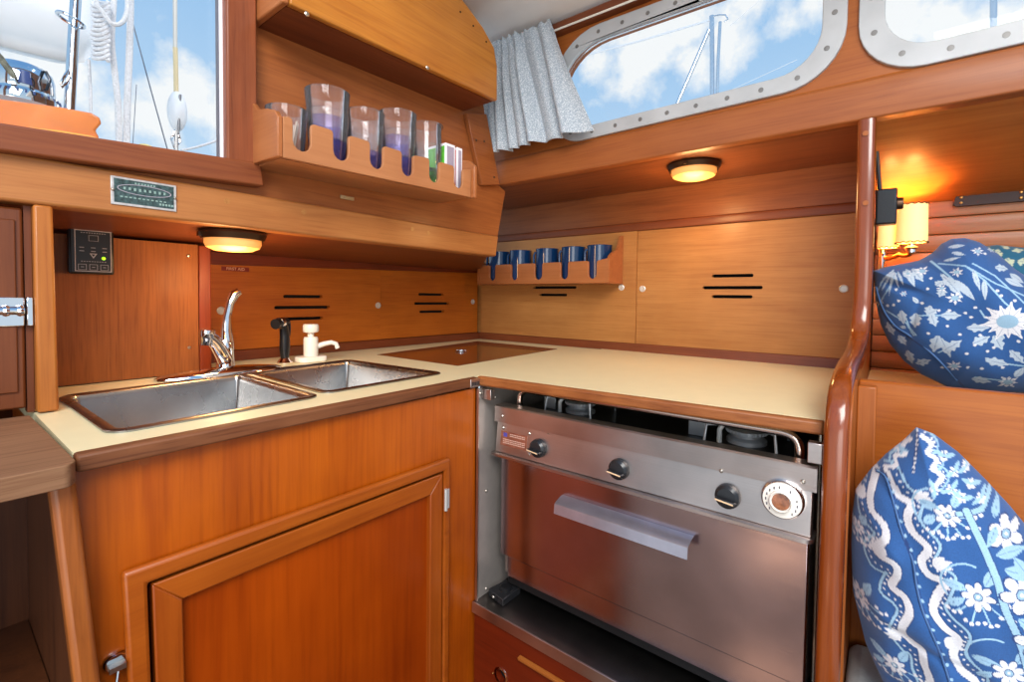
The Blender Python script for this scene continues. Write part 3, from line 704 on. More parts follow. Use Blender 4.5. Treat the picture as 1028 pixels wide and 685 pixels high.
MB().tube(sp_, [.015, .0135, .0125, .0125], 14).build('spout', CHR, t)
MB().lathe([(.0115, .008), (.0125, .004), (.0125, -.008), (.0115, -.010), (.0115, -.020), (.009, -.021), (.009, -.017), (.0001, -.017)], tip, (0.15, 0, 1)).build('aerator', CHR, t)
lv = [U(0, fx, *q) for q in [(228, 346), (227, 332), (228, 318), (231, 305), (235, 296), (240, 293)]]
MB().tube(lv, [.0135, .0105, .0075, .0075, .0095, .0075], 12).build('lever', CHR, t)
# sprayer
bx, by = .150, -.825
t = thing('hand_sprayer', (bx, by, .901), 'black pull-out hand sprayer standing between tap and white dispenser', 'sprayer')
MB().lathe([(.016, .0), (.017, .004), (.012, .010), (.0095, .014), (.0001, .014)], (bx, by, .9008)).build('escutcheon', CHR, t)
MB().tube([(bx, by, .912), (bx, by, .94), (bx, by, .965), (bx+.001, by-.002, .985), (bx+.006, by-.010, .996)], [.0085, .0115, .0105, .0098, .0105], 16).build('handle', BLK, t)
hd = MB().tube([(bx-.003, by+.004, .999), (bx+.010, by-.015, .997), (bx+.020, by-.031, .9945)], [.0095, .0115, .0115], 16).build('head', BLK, t)
MB().tube([(bx+.0075, by-.0105, .9975), (bx+.0125, by-.019, .9965)], .0121, 16).build('band', CHR, hd)
MB().tube([(bx-.004, by+.010, 1.0), (bx-.0095, by+.015, .985), (bx-.009, by+.015, .965)], [.005, .0042, .003], 8).build('trigger', BLK, t)
# dispenser
dx, dy = .150, -.762
t = thing('soap_dispenser', (dx, dy, .901), 'small white hand pump dispenser at the back of the right sink bowl', 'dispenser')
MB().prism('z', .9006, .913, rpoly([(dx-.024, dy-.034), (dx+.024, dy-.034), (dx+.024, dy+.034), (dx-.024, dy+.034)], .015, 5)).build('base', WHT, t, bevel=.002)
MB().lathe([(.0155, 0), (.0165, .004), (.0165, .042), (.015, .046), (.007, .047), (.007, .056), (.0165, .058), (.018, .062), (.018, .073), (.016, .077), (.0001, .078)], (dx, dy, .9133)).build('pump', WHT, t)
MB().tube([(dx, dy+.012, .935), (dx+.012, dy+.028, .942), (dx+.02, dy+.042, .945), (dx+.024, dy+.052, .941), (dx+.026, dy+.055, .930)], [.007, .006, .0055, .0055, .0055], 12).build('nozzle', WHT, t)

# ================================================================== SINK CABINET
t = thing('sink_cabinet', (.6, -.95, 0), 'varnished teak base cabinet under the twin sink with one framed door', 'cabinet')
zb = .0
MB().prism('x', .585, .600, [(-1.205, zb), (-.657, zb), (-.6645, .8795), (-1.2575, .8795)], [[(-1.20, .24), (-.757, .24), (-.757, .74), (-1.2, .74)]]).build('face', W_cab, t)
MB().prism('y', -.676, -.6635, [(.10, 0), (.5845, 0), (.5845, .8795), (.10, .8795)]).build('end_panel', W_cab, t)
MB().prism('y', -1.256, -1.246, [(.10, .0), (.5845, 0), (.5845, .8795), (.10, .8795)]).build('end_panel', W_cab, t)
ofr = [(-1.205, .215), (-.742, .215), (-.742, .762), (-1.222, .762)]; ifr = [(-1.190, .242), (-.7545, .242), (-.7545, .741), (-1.2, .741)]
MB().prism('x', .6002, .611, ofr, [ifr]).build('door_surround', W_caby, t, bevel=.004)
dq = [(ifr[0][0]+.005, ifr[0][1]+.004), (ifr[1][0]-.002, ifr[1][1]+.004), (ifr[2][0]-.002, ifr[2][1]-.005), (ifr[3][0]+.005, ifr[3][1]-.005)]; hole = [(-1.160, .29), (-.786, .29), (-.786, .705), (-1.166, .705)]
d = MB().prism('x', .590, .6065, [dq[3], dq[2], hole[2], hole[3]]).build('door', W_caby, t, bevel=.002)
MB().prism('x', .590, .6065, [dq[0], hole[0], hole[1], dq[1]]).build('bottom_rail', W_caby, d, bevel=.002)
MB().prism('x', .590, .6063, [dq[0], dq[3], hole[3], hole[0]]).build('stile', W_cabz, d, bevel=.002)
MB().prism('x', .590, .6063, [dq[1], dq[2], hole[2], hole[1]]).build('stile', W_cabz, d, bevel=.002)
MB().prism('x', .586, .5965, hole).build('door_panel', W_cabd, d)
h_ = MB().tube([(.6125, -.7545, .668), (.6125, -.7545, .708)], .0032, 10).build('hinge', NICK, t)
MB().box(.611, .6118, -.7535, -.745, .67, .706).build('hinge_leaf', NICK, h_)
lkp = U(0, .6, 115, 664)
l_ = MB().lathe([(.0115, 0), (.0115, .002), (.009, .006), (.0001, .0065)], lkp, (1, 0, 0), 22).build('lock', CHR, t)
MB().box(.6065, .615, lkp[1]-.007, lkp[1]+.007, lkp[2]-.0035, lkp[2]+.002).build('keyhole_bar', SCR, l_)
MB().tube([(.612, lkp[1]+.001, lkp[2]-.003), (.615, lkp[1]-.0015, lkp[2]-.016), (.616, lkp[1]-.004, lkp[2]-.03)], .0016, 8).build('key', CHR, l_)
for q in [(145, 463)]: MB().lathe([(.005, -.0005), (.005, .0005), (.0001, .0006)], U(0, .6, *q), (1, 0, 0), 16).build('wood_plug', W_caby, t)

# ================================================================== STOVE ALCOVE
LIN = thing('stove_recess_lining', (.9, -.4, .448), 'brushed steel lining of the stove recess with a steel floor tray', 'lining')
MB().box(.6025, .606, -.6625, -.08, .452, .8785).build('side_plate', ST_z, LIN)
MB().box(.6045, .610, -.6655, -.6632, .452, .8785).build('side_flange', ST, LIN)
MB().box(.6025, 1.177, -.6685, -.08, .446, .4515).build('floor_plate', plain('tray_steel', (120, 116, 112), .33, metal=1, noise=.25, nscale=12), LIN)
MB().box(.6025, 1.177, -.6725, -.6688, .431, .4525).build('front_lip', ST, LIN, bevel=.001)
MB().box(.6025, 1.177, -.084, -.08, .4525, .8785).build('back_plate', plain('back_plate_steel', (60, 58, 56), .6, metal=.6), LIN)  # darker, rougher metal than the side plate
MB().box(.608, .632, -.655, -.642, .858, .8785).build('bracket', ST, LIN, bevel=.001)
MB().box(1.160, 1.1765, -.635, -.62, .85, .8765).build('bracket', ST, LIN, bevel=.001)
for q in [(482, 395), (497, 399), (488, 493), (488, 591)]:
    p_ = U(0, .606, *q); 
    if p_[1] > -.66: screw(LIN, p_, (1, 0, 0), .003)
t = thing('gimbal_bracket', (.65, -.61, .4515), 'black square locking bracket on the steel floor left of the stove', 'bracket')
MB().add([(*p_, z) for z in (.4517, .466) for p_ in [(.614, -.636), (.660, -.645), (.662, -.590), (.622, -.588)]],
         [(0, 1, 2, 3), (4, 5, 6, 7), (0, 1, 5, 4), (1, 2, 6, 5), (2, 3, 7, 6), (3, 0, 4, 7)]).build('body', BLKG, t, bevel=.0015)
MB().lathe([(.013, 0), (.013, .002), (.009, .004), (.004, .0035), (.0001, .0035)], (.640, -.612, .4662)).build('pivot', BLK, t)
screw(t, (.632, -.641, .4585), (0, -1, 0), .003)
# ---- drawer below
t = thing('lower_drawer', (.9, -.66, .2), 'dark red varnished drawer below the stove recess with finger hole', 'drawer')
fh = U(1, -.668, 503, 679)
MB().prism('y', -.668, -.655, [(.606, .0), (1.177, 0), (1.177, .4305), (.606, .4305)], [circle((fh[0], fh[2]), .013, 20)]).build('front', W_drawer, t)
MB().box(.65, .70, -.654, -.650, .30, .37).build('hole_backing', SLOT, t)
MB().lathe([(.0165, 0), (.0165, .001), (.0125, .001), (.0125, 0)], (fh[0], -.668, fh[2]), (0, -1, 0), 24, closed=True).build('hole_ring', CHR, t)
MB().prism('x', .722, 1.10, [(-.668, .400), (-.668, .392), (-.676, .394), (-.677, .400)]).build('pull_lip', wood('light_lip', (226, 138, 66), (186, 98, 40), 'x'), t, bevel=.001)
sc_ = U(1, -.668, 495, 676); screw(t, sc_, (0, -1, 0), .0022, mat=BRASS)

# ================================================================== STOVE
YS = -.620
t = thing('gas_stove', (.9, -.4, .452), 'stainless steel boat stove with oven, four controls and a long oven handle', 'stove')
xa, xz = .624, 1.166
MB().box(.636, 1.156, -.600, -.14, .47, .826).build('oven_body', plain('stove_side', (60, 58, 58), .4, metal=.8), t, bevel=.002)
MB().box(.636, 1.156, -.598, -.14, .8262, .829).build('cooktop', plain('cooktop_steel', (70, 70, 70), .35, metal=.9, noise=.3), t)
# top rail band with folded lip
MB().prism('x', xa-.004, 1.171, [(-.628, .810), (-.628, .841), (-.625, .8435), (-.600, .8435), (-.600, .8415), (-.6235, .8415), (-.6235, .810)]).build('top_rail', ST, t)
MB().add([(x, y, z) for x in (xa, xz) for (y, z) in [(-.6235, .812), (-.630, .750), (-.604, .750), (-.604, .812)]],
         [(0, 1, 2, 3), (4, 5, 6, 7), (0, 1, 5, 4), (1, 2, 6, 5), (2, 3, 7, 6), (3, 0, 4, 7)]).build('control_panel', ST, t, bevel=.001)
MB().prism('z', .7445, .7495, rpoly([(xa-.006, -.600), (xa-.006, -.641), (xz+.004, -.641), (xz+.004, -.600)], [0, .006, .014, 0], 5)).build('panel_lip', ST, t)
dr = MB().box(xa+.006, xz-.003, -.6185, -.602, .5375, .744).build('oven_door', ST_door, t, bevel=.002)
hx0, hx1 = .778, 1.014
prof = [(-.6187, .699), (-.625, .699), (-.642, .6935), (-.646, .691), (-.648, .674), (-.646, .674), (-.6445, .690), (-.641, .692), (-.625, .697), (-.6187, .697)]
MB().prism('x', hx0, hx1, prof).build('oven_handle', plain('handle_steel', (196, 194, 206), .28, metal=.85, noise=.15, nscale=30), t)
MB().box(xa+.020, xz-.012, -.612, -.600, .493, .5370).build('lower_panel', ST_door, t, bevel=.001)
MB().box(xa+.010, xa+.0195, -.606, -.600, .497, .5370).build('lower_corner', ST, t)
MB().box(xz-.0115, xz-.0075, -.606, -.14, .488, .80).build('side_flange', ST_z, t)
for (x, y) in ((.66, -.5), (1.09, -.5), (.66, -.25), (1.09, -.25)): MB().box(x, x+.04, y, y+.04, .4516, .4702).build('foot', BLK, t)
def py(z): return -.6235-(.812-z)*.105
def knob(x, z):
    y = py(z); k = MB().lathe([(.0175, 0), (.0175, .004), (.0165, .009), (.0125, .0125), (.0001, .013)], (x, y, z), (0, -1, .05), 28).build('knob', BLKG, t)
    g = MB().add([(x+u, y-w, z+v) for (u, v, w) in [(-.0145, .002, .009), (.0145, -.002, .009), (.0145, -.006, .009), (-.0145, -.003, .009), (-.013, .0015, .023), (.013, -.0015, .023), (.013, -.005, .022), (-.013, -.002, .022)]],
                 [(0, 1, 2, 3), (4, 5, 6, 7), (0, 1, 5, 4), (1, 2, 6, 5), (2, 3, 7, 6), (3, 0, 4, 7)]).build('grip', BLKG, k, bevel=.002)
    MB().add([(x+u, y-.0238-w, z+v) for w in (0, .0006) for (u, v) in [(-.012, .0008), (.012, -.0022), (.012, -.0042), (-.012, -.0012)]],
             [(0, 1, 2, 3), (4, 5, 6, 7), (0, 1, 5, 4), (1, 2, 6, 5), (2, 3, 7, 6), (3, 0, 4, 7)]).build('pointer_line', plain('pointer', (226, 190, 150), .4), k)
for q in [(541, 450), (622, 471), (731, 498)]:
    p_ = U(1, -.628, *q); knob(p_[0], p_[2])
p_ = U(1, -.630, 786, 501); yk = py(p_[2])
dl = MB().lathe([(.0265, 0), (.0265, .006), (.0250, .012), (.0235, .0135), (.0230, .013), (.0001, .013)], (p_[0], yk, p_[2]), (0, -1, .05), 36).build('oven_dial', CHR, t)
MB().lathe([(.0230, .0128), (.0225, .015), (.0145, .017), (.0140, .022), (.0125, .0235), (.0115, .022), (.0112, .021), (.0001, .021)], (p_[0], yk, p_[2]), (0, -1, .05), 36).build('dial_face', WHT, dl)
MB().lathe([(.0108, .0211), (.0104, .0222), (.0001, .0226)], (p_[0], yk, p_[2]), (0, -1, .05), 24).build('dial_window', plain('dial_amber', (150, 92, 60), .2, coat=1, noise=.6, nscale=160), dl)
mk = MB()
for k in range(14):
    a = -2.3+k*.36
    if k in (7, 9): continue
    cx_ = p_[0]+.0185*math.sin(a); cz_ = p_[2]+.0185*math.cos(a); mk.box(cx_-.0007, cx_+.0007, yk-.0168, yk-.0160, cz_-.0017, cz_+.0017)
mk.build('dial_marks', plain('mark_dark', (90, 84, 92), .5), dl)
# name plate on the stove (too worn to read)
a_, b_ = U(1, -.6265, 502, 430), U(1, -.6265, 529, 453)
npz = MB().add([(x, py(z)-w, z) for w in (.0001, .0008) for (x, z) in [(a_[0]+.003, .7655), (b_[0], .7655), (b_[0], .7935), (a_[0]+.003, .7935)]],
               [(0, 1, 2, 3), (4, 5, 6, 7), (0, 1, 5, 4), (1, 2, 6, 5), (2, 3, 7, 6), (3, 0, 4, 7)]).build('maker_plate', plain('worn_copper_plate', (186, 128, 104), .4, metal=.8, noise=.3, nscale=100), t)
mk = MB()
for r_i, zz in enumerate((.789, .7855, .7775, .774, .7705)):
    x0 = a_[0]+(.026 if r_i < 2 else .010)
    for k in range(9 if r_i < 2 else 13): mk.box(x0+k*.0042, x0+k*.0042+.0030, py(zz)-.0012, py(zz)-.0008, zz, zz+.0015)
mk.build('worn_lettering', plain('worn_letter', (216, 176, 156), .5), npz)
MB().box(a_[0]+.010, a_[0]+.019, py(.787)-.0013, py(.787)-.0008, .783, .791).build('blue_mark', plain('blue_mark', (84, 74, 150), .5), npz)
for q in [(504, 418), (530, 436), (504, 430), (549, 435), (531, 456), (806, 484), (724, 473)]:
    p_ = U(1, -.629, *q); yy = -.628 if p_[2] > .811 else py(p_[2]); screw(t, (p_[0], yy-.0005, p_[2]), (0, -1, 0), .0030)
# burners
def burner(c, r):
    b = MB().lathe([(r, 0), (r, .006), (r*.8, .010), (r*.8, .014), (r*1.0, .016), (r*1.0, .021), (r*.7, .0235), (.0001, .024)], (c[0], c[1], .8292), seg=36).build('burner', IRON, t)
    rg = MB()
    for k in range(28):
        a = 2*PI*k/28; rg.box(c[0]+r*math.cos(a)-.001, c[0]+r*math.cos(a)+.001, c[1]+r*math.sin(a)-.001, c[1]+r*math.sin(a)+.001, .846, .8502)
    rg.build('burner_teeth', IRON, b)
    for k in range(4):
        a = PI/4+k*PI/2; g_ = MB().box(-.0015, .0015, 0, 0.001, 0, .001)
        g_ = MB().tube([(c[0]+r*1.25*math.cos(a), c[1]+r*1.25*math.sin(a), .8595), (c[0]+r*2.3*math.cos(a), c[1]+r*2.3*math.sin(a), .8595), (c[0]+r*2.45*math.cos(a), c[1]+r*2.45*math.sin(a), .8300)], .0022, 8)
        g_.build('pan_support', IRON, t)
burner((.752, -.515), .030); burner((1.062, -.515), .030); burner((.78, -.27), .026); burner((1.03, -.27), .026)
for c in ((.69, -.53), (.99, -.53)): MB().box(c[0]-.016, c[0]+.012, c[1]-.002, c[1]+.002, .8292, .862).build('pan_clamp', IRON, t, bevel=.001)
MB().tube([(1.028, -.545, .8295), (1.028, -.545, .850), (1.032, -.541, .858)], .004, 8).build('igniter', plain('igniter_white', (190, 190, 186), .3), t)
MB().tube([(.722, -.545, .8295), (.722, -.545, .850), (.726, -.541, .858)], .004, 8).build('igniter', MATS['igniter_white'], t)
def arc(a, b, c, n=8): return qbez(a, b, c, n)
rl = [(.650, -.585, .830)]+arc((.650, -.585, .850), (.650, -.585, .8725), (.675, -.585, .8725))+arc((1.118, -.585, .8725), (1.145, -.585, .8725), (1.145, -.585, .850))+[(1.145, -.585, .830)]
MB().tube(rl, .0062, 12).build('fiddle_rail', plain('rail_steel', (216, 186, 168), .18, metal=1), t)
rl = [(.650, -.17, .830)]+arc((.650, -.17, .850), (.650, -.17, .8725), (.675, -.17, .8725))+arc((1.118, -.17, .8725), (1.145, -.17, .8725), (1.145, -.17, .850))+[(1.145, -.17, .830)]
MB().tube(rl, .0062, 12).build('fiddle_rail', CHR, t)
o = MB().tube([(1.166, -.545, .4518), (1.166, -.545, .878)], .0035, 10).build('gas_pipe', plain('pipe_steel', (196, 180, 160), .25, metal=1), loc=(1.166, -.545, .452)); tag(o, 'thin upright metal pipe in the gap right of the stove', 'pipe')

# ================================================================== PARTITION BULKHEAD
t = thing('galley_bulkhead', (1.197, -.3, 0), 'upright teak partition with S-curved glossy rounded edge between stove and berth', 'partition')
path = [(-.30, 1.380, 1.197), (-.30, 1.28, 1.198), (-.30, 1.16, 1.199), (-.301, 1.09, 1.1995), (-.306, 1.04, 1.1985), (-.325, 1.003, 1.1975), (-.365, .983, 1.196), (-.43, .973, 1.195), (-.51, .966, 1.193),
        (-.575, .955, 1.192), (-.615, .936, 1.191), (-.634, .905, 1.1905), (-.638, .86, 1.1902), (-.640, .7, 1.190), (-.644, .4, 1.189), (-.648, .0, 1.188)]
# smooth the cap path
def catmull(P, n=5):
    out = []
    for i in range(len(P)-1):
        p0 = Vector(P[max(0, i-1)]); p1 = Vector(P[i]); p2 = Vector(P[i+1]); p3 = Vector(P[min(len(P)-1, i+2)])
        for k in range(n):
            t_ = k/n; out.append(tuple(.5*((2*p1)+(p2-p0)*t_+(2*p0-5*p1+4*p2-p3)*t_*t_+(3*p1-p0-3*p2+p3)*t_**3)))
    out.append(tuple(P[-1])); return out
cp = catmull([(a, b, c) for a, b, c in path], 5)
bp_ = [(a+.012, b) for a, b, c in cp if b > .05 or True]
brd = MB().prism('x', 1.1855, 1.2055, [(a+.006, b if b < 1.37 else 1.372) for a, b, c in cp]+[(-.012, 0), (-.012, 1.372)]); brd.build('board', W_bulk, t)
rows = []
for i, (y, z, x) in enumerate(cp):
    a = cp[max(0, i-1)]; b = cp[min(len(cp)-1, i+1)]; ty, tz = b[0]-a[0], b[1]-a[1]; l = math.hypot(ty, tz); ty /= l; tz /= l
    ny, nz = tz, -ty   # outward normal
    if ny > 0 and z > .99: ny, nz = -ny, -nz
    # outward = to the left of travel
    ny, nz = (tz, -ty)
    w = .0135; row = []
    for k in range(21):
        an = -PI/2+PI*k/20; sx_ = math.copysign(abs(math.sin(an))**.75, math.sin(an)); cc = abs(math.cos(an))**.6
        row.append((x+w*sx_, y+ny*(.013*cc-.004), z+nz*(.013*cc-.004)))
    row.append((x+w, y-ny*.012, z-nz*.012)); row.insert(0, (x-w, y-ny*.012, z-nz*.012)); rows.append(row)
mb = MB(); k = len(rows[0]); mb.add([p for r in rows for p in r], [(i*k+j, i*k+(j+1) % k, (i+1)*k+(j+1) % k, (i+1)*k+j) for i in range(len(rows)-1) for j in range(k)]+[tuple(range(k)), tuple((len(rows)-1)*k+j for j in range(k))])
mb.build('edge_cap', W_cap, t, sharp=60)
for q in [(869, 134), (869, 204)]: MB().lathe([(.0045, -.001), (.0045, .0012), (.0001, .0014)], U(1, -.3105, *q), (0, -1, 0), 14).build('wood_plug', W_bulk, t)

# ================================================================== BERTH SIDE
o = MB().box(1.2058, 2.4, -.50, -.482, .40, .946).build('bunk_backboard', W_bunk, loc=(1.6, -.49, .4), bevel=.003)
tag(o, 'wide varnished teak board behind the lower blue pillow', 'board')
o = MB().box(1.2065, 2.4, -.4815, -.002, .885, .905).build('trough_shelf', plain('shelf_grey', (150, 140, 128), .6), loc=(1.6, -.3, .885)); tag(o, 'narrow shelf behind the backboard carrying the upper blue pillow', 'shelf')
o = MB().box(1.2055, 1.2275, -.520, -.5005, .40, .940).build('corner_batten', W_bulk, loc=(1.21, -.51, .4), bevel=.002); tag(o, 'upright teak batten in the corner left of the bunk backboard', 'batten')
for q in [(859, 444), (859, 452), (860, 460), (859, 467)]: screw(o, (1.2275, -.51, 1.28-q[1]*.001-.0), (1, 0, 0), .0018, mat=BRASS) if False else None
t = thing('berth_cushion', (1.6, -.9, .45), 'pale grey seat cushion on the berth beneath the lower pillow', 'cushion')
MB().box(1.2065, 2.35, -1.3, -.5215, .45, .5765).build('cover', plain('cushion_grey', (176, 176, 172), .9, noise=.08, nscale=200), t, bevel=.015, seg=4)
o = MB().box(1.212, 2.35, -1.29, -.525, .0, .4498).build('berth', W_bunk, loc=(1.6, -.9, 0)); tag(o, 'teak berth base carrying the grey seat cushion, at lower right', 'berth base')

# ---- patterned pillows
def lerp3(a, b, t): return a[None, :]*(1-t[:, None])+b[None, :]*t[:, None]
BLUE = np.array(lin((34, 82, 140))); WHITE = np.array(lin((218, 216, 218))); PALE = np.array(lin((150, 184, 206))); NAVY = np.array(lin((26, 56, 108)))
class Canvas:
    def __init__(s, u, v, base):
        s.u, s.v = u, v; n = len(u); s.c = np.tile(base, (n, 1)).astype(float)
    def put(s, m, col, a=1.0): s.c[m] = s.c[m]*(1-a)+col*a
    def leaf(s, x, y, ang, L, W, col, vein=True, lobes=0):
        c, n = math.cos(ang), math.sin(ang); du, dv = s.u-x, s.v-y; a = (du*c+dv*n)/L; b = (-du*n+dv*c)/W
        ok = (a > 0) & (a < 1); prof = np.where(ok, np.sin(PI*np.clip(a, 0, 1)**.8), 0)
        if lobes: prof = prof*(1-.38*np.abs(np.sin(a*PI*lobes))**2)
        m_ = ok & (np.abs(b) < prof); s.put(m_, col)
        if vein: s.put(m_ & (np.abs(b) < .06) & (a < .8), BLUE, .6)
    def flower(s, x, y, R, n, col, rot=0, core=True):
        du, dv = s.u-x, s.v-y; r = np.hypot(du, dv)/R; th = np.arctan2(dv, du)+rot
        pet = .30+.70*np.abs(np.cos(th*n/2))**.55; m_ = (r < pet); s.put(m_, col)
        s.put(m_ & (np.abs(np.sin(th*n/2)) < .06) & (r > .3), BLUE, .35)
        s.put((r < .30), PALE*.85); s.put((r < .3) & (r > .24), NAVY)
        s.put((r < .1), WHITE)
    def line(s, pts, w, col, dash=0):
        acc = 0
        for a, b in zip(pts[:-1], pts[1:]):
            ax, ay = a; bx_, by_ = b; dx_, dy_ = bx_-ax, by_-ay; l = math.hypot(dx_, dy_)
            if l < 1e-9: continue
            t_ = np.clip(((s.u-ax)*dx_+(s.v-ay)*dy_)/l/l, 0, 1); d_ = np.hypot(s.u-ax-t_*dx_, s.v-ay-t_*dy_)
            s.put(d_ < w, col); acc += l
    def dots(s, pts, step, r, col):
        acc = 0; nxt = 0
        for a, b in zip(pts[:-1], pts[1:]):
            l = math.dist(a, b)
            while nxt < acc+l:
                t_ = (nxt-acc)/l; x = a[0]+(b[0]-a[0])*t_; y = a[1]+(b[1]-a[1])*t_
                s.put(np.hypot(s.u-x, s.v-y) < r, col); nxt += step
            acc += l
def arcpts(x, y, r, a0, a1, n=12): return [(x+r*math.cos(a0+(a1-a0)*k/n), y+r*math.sin(a0+(a1-a0)*k/n)) for k in range(n+1)]
def fabric_mat(n):
    mt, nt, p, nd, lk = newmat(n)
    at = nd.new('ShaderNodeAttribute'); at.attribute_name = 'pattern'
    tc = nd.new('ShaderNodeTexCoord'); nn = nd.new('ShaderNodeTexNoise'); nn.inputs['Scale'].default_value = 900; lk.new(tc.outputs['Object'], nn.inputs['Vector'])
    rr = ramp(nd, [(.3, (.82, .82, .84)), (.7, (1.05, 1.05, 1.05))]); lk.new(nn.outputs['Fac'], rr.inputs[0])
    mx = nd.new('ShaderNodeMix'); mx.data_type = 'RGBA'; mx.blend_type = 'MULTIPLY'; mx.inputs[0].default_value = 1
    lk.new(at.outputs['Color'], mx.inputs[6]); lk.new(rr.outputs[0], mx.inputs[7]); lk.new(mx.outputs[2], p.inputs['Base Color'])
    p.inputs['Roughness'].default_value = .85; p.inputs['Sheen Weight'].default_value = .15
    bp = nd.new('ShaderNodeBump'); bp.inputs['Strength'].default_value = .15; bp.inputs['Distance'].default_value = .001
    lk.new(nn.outputs['Fac'], bp.inputs['Height']); lk.new(bp.outputs[0], p.inputs['Normal']); return mt
FAB = fabric_mat('floral_linen')
def resample(poly, n):
    P_ = poly+[poly[0]]; L_ = [0]
    for a, b in zip(P_[:-1], P_[1:]): L_.append(L_[-1]+math.dist(a, b))
    out = []; j = 0
    for k in range(n):
        d_ = L_[-1]*k/n
        while L_[j+1] < d_: j += 1
        t_ = (d_-L_[j])/(L_[j+1]-L_[j]); out.append((P_[j][0]+(P_[j+1][0]-P_[j][0])*t_, P_[j][1]+(P_[j+1][1]-P_[j][1])*t_))
    return out
def surf_pt(info, u, v, lift=0.0):
    O0, eu, ev, nn_, C_, O, th, wr = info
    d_ = np.array([u, v])-C_; ang = math.atan2(d_[1], d_[0]); A_ = np.arctan2(O[:, 1]-C_[1], O[:, 0]-C_[0])
    j = int(np.argmin(np.abs(np.angle(np.exp(1j*(A_-ang)))))); rr = min(.999, np.hypot(*d_)/np.hypot(*(O[j]-C_)))
    h = th*(1-rr**2.6)**.62+float(wr(np.array([[u]]), np.array([[v]]), np.array([[rr]]))[0, 0])*(1-rr**6)
    return tuple(O0+u*eu+v*ev+(h+lift)*nn_)

def pillow(name, loc, label, origin, ev, eu, nrm, outline, thick, paint, wrinkle, grp, cen=None, nth=460, nr=150, back=.8):
    "outline in plane coords (u,v); eu, ev, nrm unit vectors; front bulges along nrm"
    t = thing(name, loc, label, 'pillow', grp)
    N_ = nth; O = np.array(resample(outline, N_)); C_ = np.array(cen) if cen is not None else O.mean(0)
    R_ = np.linspace(0, 1, nr)**.85
    O0 = np.array(origin); eu, ev, nn_ = map(np.array, (eu, ev, nrm))
    def sheet(sign, nr_, fac):
        Rr = np.linspace(0, 1, nr_)**.85
        uu = C_[0]+Rr[:, None]*(O[None, :, 0]-C_[0]); vv = C_[1]+Rr[:, None]*(O[None, :, 1]-C_[1])
        h = thick*fac*(1-Rr[:, None]**2.6)**.62*np.ones((1, N_))
        h = h+wrinkle(uu, vv, Rr[:, None]*np.ones((1, N_)))*(1-Rr[:, None]**6)*(1 if sign > 0 else 0)
        P3 = O0+uu[..., None]*eu+vv[..., None]*ev+sign*h[..., None]*nn_
        return uu, vv, P3
    uu, vv, P3 = sheet(1, nr, 1); u2, v2, P2 = sheet(-1, 30, back)
    vs = np.concatenate([P3.reshape(-1, 3), P2[:-1].reshape(-1, 3)]); k = N_
    fs = []
    for i in range(nr-1):
        for j in range(k):
            l = (j+1) % k
            fs.append((i*k+j, i*k+l, (i+1)*k+l, (i+1)*k+j))
    o2 = nr*k
    for i in range(29):
        for j in range(k):
            l = (j+1) % k
            a, b = o2+i*k+j, o2+i*k+l
            c, d_ = (o2+(i+1)*k+l, o2+(i+1)*k+j) if i < 28 else ((nr-1)*k+l, (nr-1)*k+j)
            fs.append((a, d_, c, b))
    me = bpy.data.meshes.new('cover'); me.from_pydata((vs-np.array(loc)).tolist(), [], fs)
    me.polygons.foreach_set('use_smooth', [True]*len(me.polygons))
    cu = np.concatenate([uu.ravel(), u2[:-1].ravel()]); cv = np.concatenate([vv.ravel(), v2[:-1].ravel()])
    info = (O0, eu, ev, nn_, C_, O, thick, wrinkle)
    def q(x, y):
        yy = origin[1]-thick*.5
        for _ in range(8):
            a = U(1, yy, x, y); yy = .5*yy+.5*surf_pt(info, a[0], a[2])[1]
        a = U(1, yy, x, y); return (a[0], a[2])
    K = Canvas(cu, cv, BLUE); paint(K, q)
    ca = me.color_attributes.new('pattern', 'FLOAT_COLOR', 'POINT')
    arr = np.ones((len(cu), 4)); arr[:, :3] = K.c; ca.data.foreach_set('color', arr.ravel())
    me.materials.append(FAB); me.update()
    o = bpy.data.objects.new('cover', me); COL.objects.link(o); o.parent = t
    return t, q, info
# lower pillow: leans on the backboard
def W1(u, v, r):
    w = .006*np.sin(u*70+v*25+1)*np.exp(-((v-.62)/.06)**2)+.005*np.sin(v*90-u*40)*np.exp(-((u-1.24)/.03)**2)
    w += .010*np.exp(-((u-1.238)/.018)**2)*np.clip((.9-v)*4, 0, 1)
    w += -.012*np.exp(-((v-(.845-.12*(u-1.23)))/.010)**2)*np.clip((1.30-u)*20, 0, 1)
    w += .003*np.sin(u*35-v*60)+.002*np.sin(u*140+v*60)
    w += -.004*np.exp(-((v-(.63+.1*(u-1.25)))/.006)**2)-.004*np.exp(-((v-(.70-.25*(u-1.25)))/.006)**2)
    return w
Yp = -.615
px1 = [(920, 429), (938, 436), (962, 454), (990, 482), (1014, 508), (1040, 540), (1075, 590), (1100, 650), (1085, 720), (1040, 800), (985, 850), (945, 800), (912, 735), (888, 685), (868, 640), (856, 590), (851, 545), (852, 515), (859, 491), (873, 472), (890, 455), (908, 441)]
ol = [(max(a, 1.2085), max(b, .5775)) for a, b in UY(Yp, px1)]
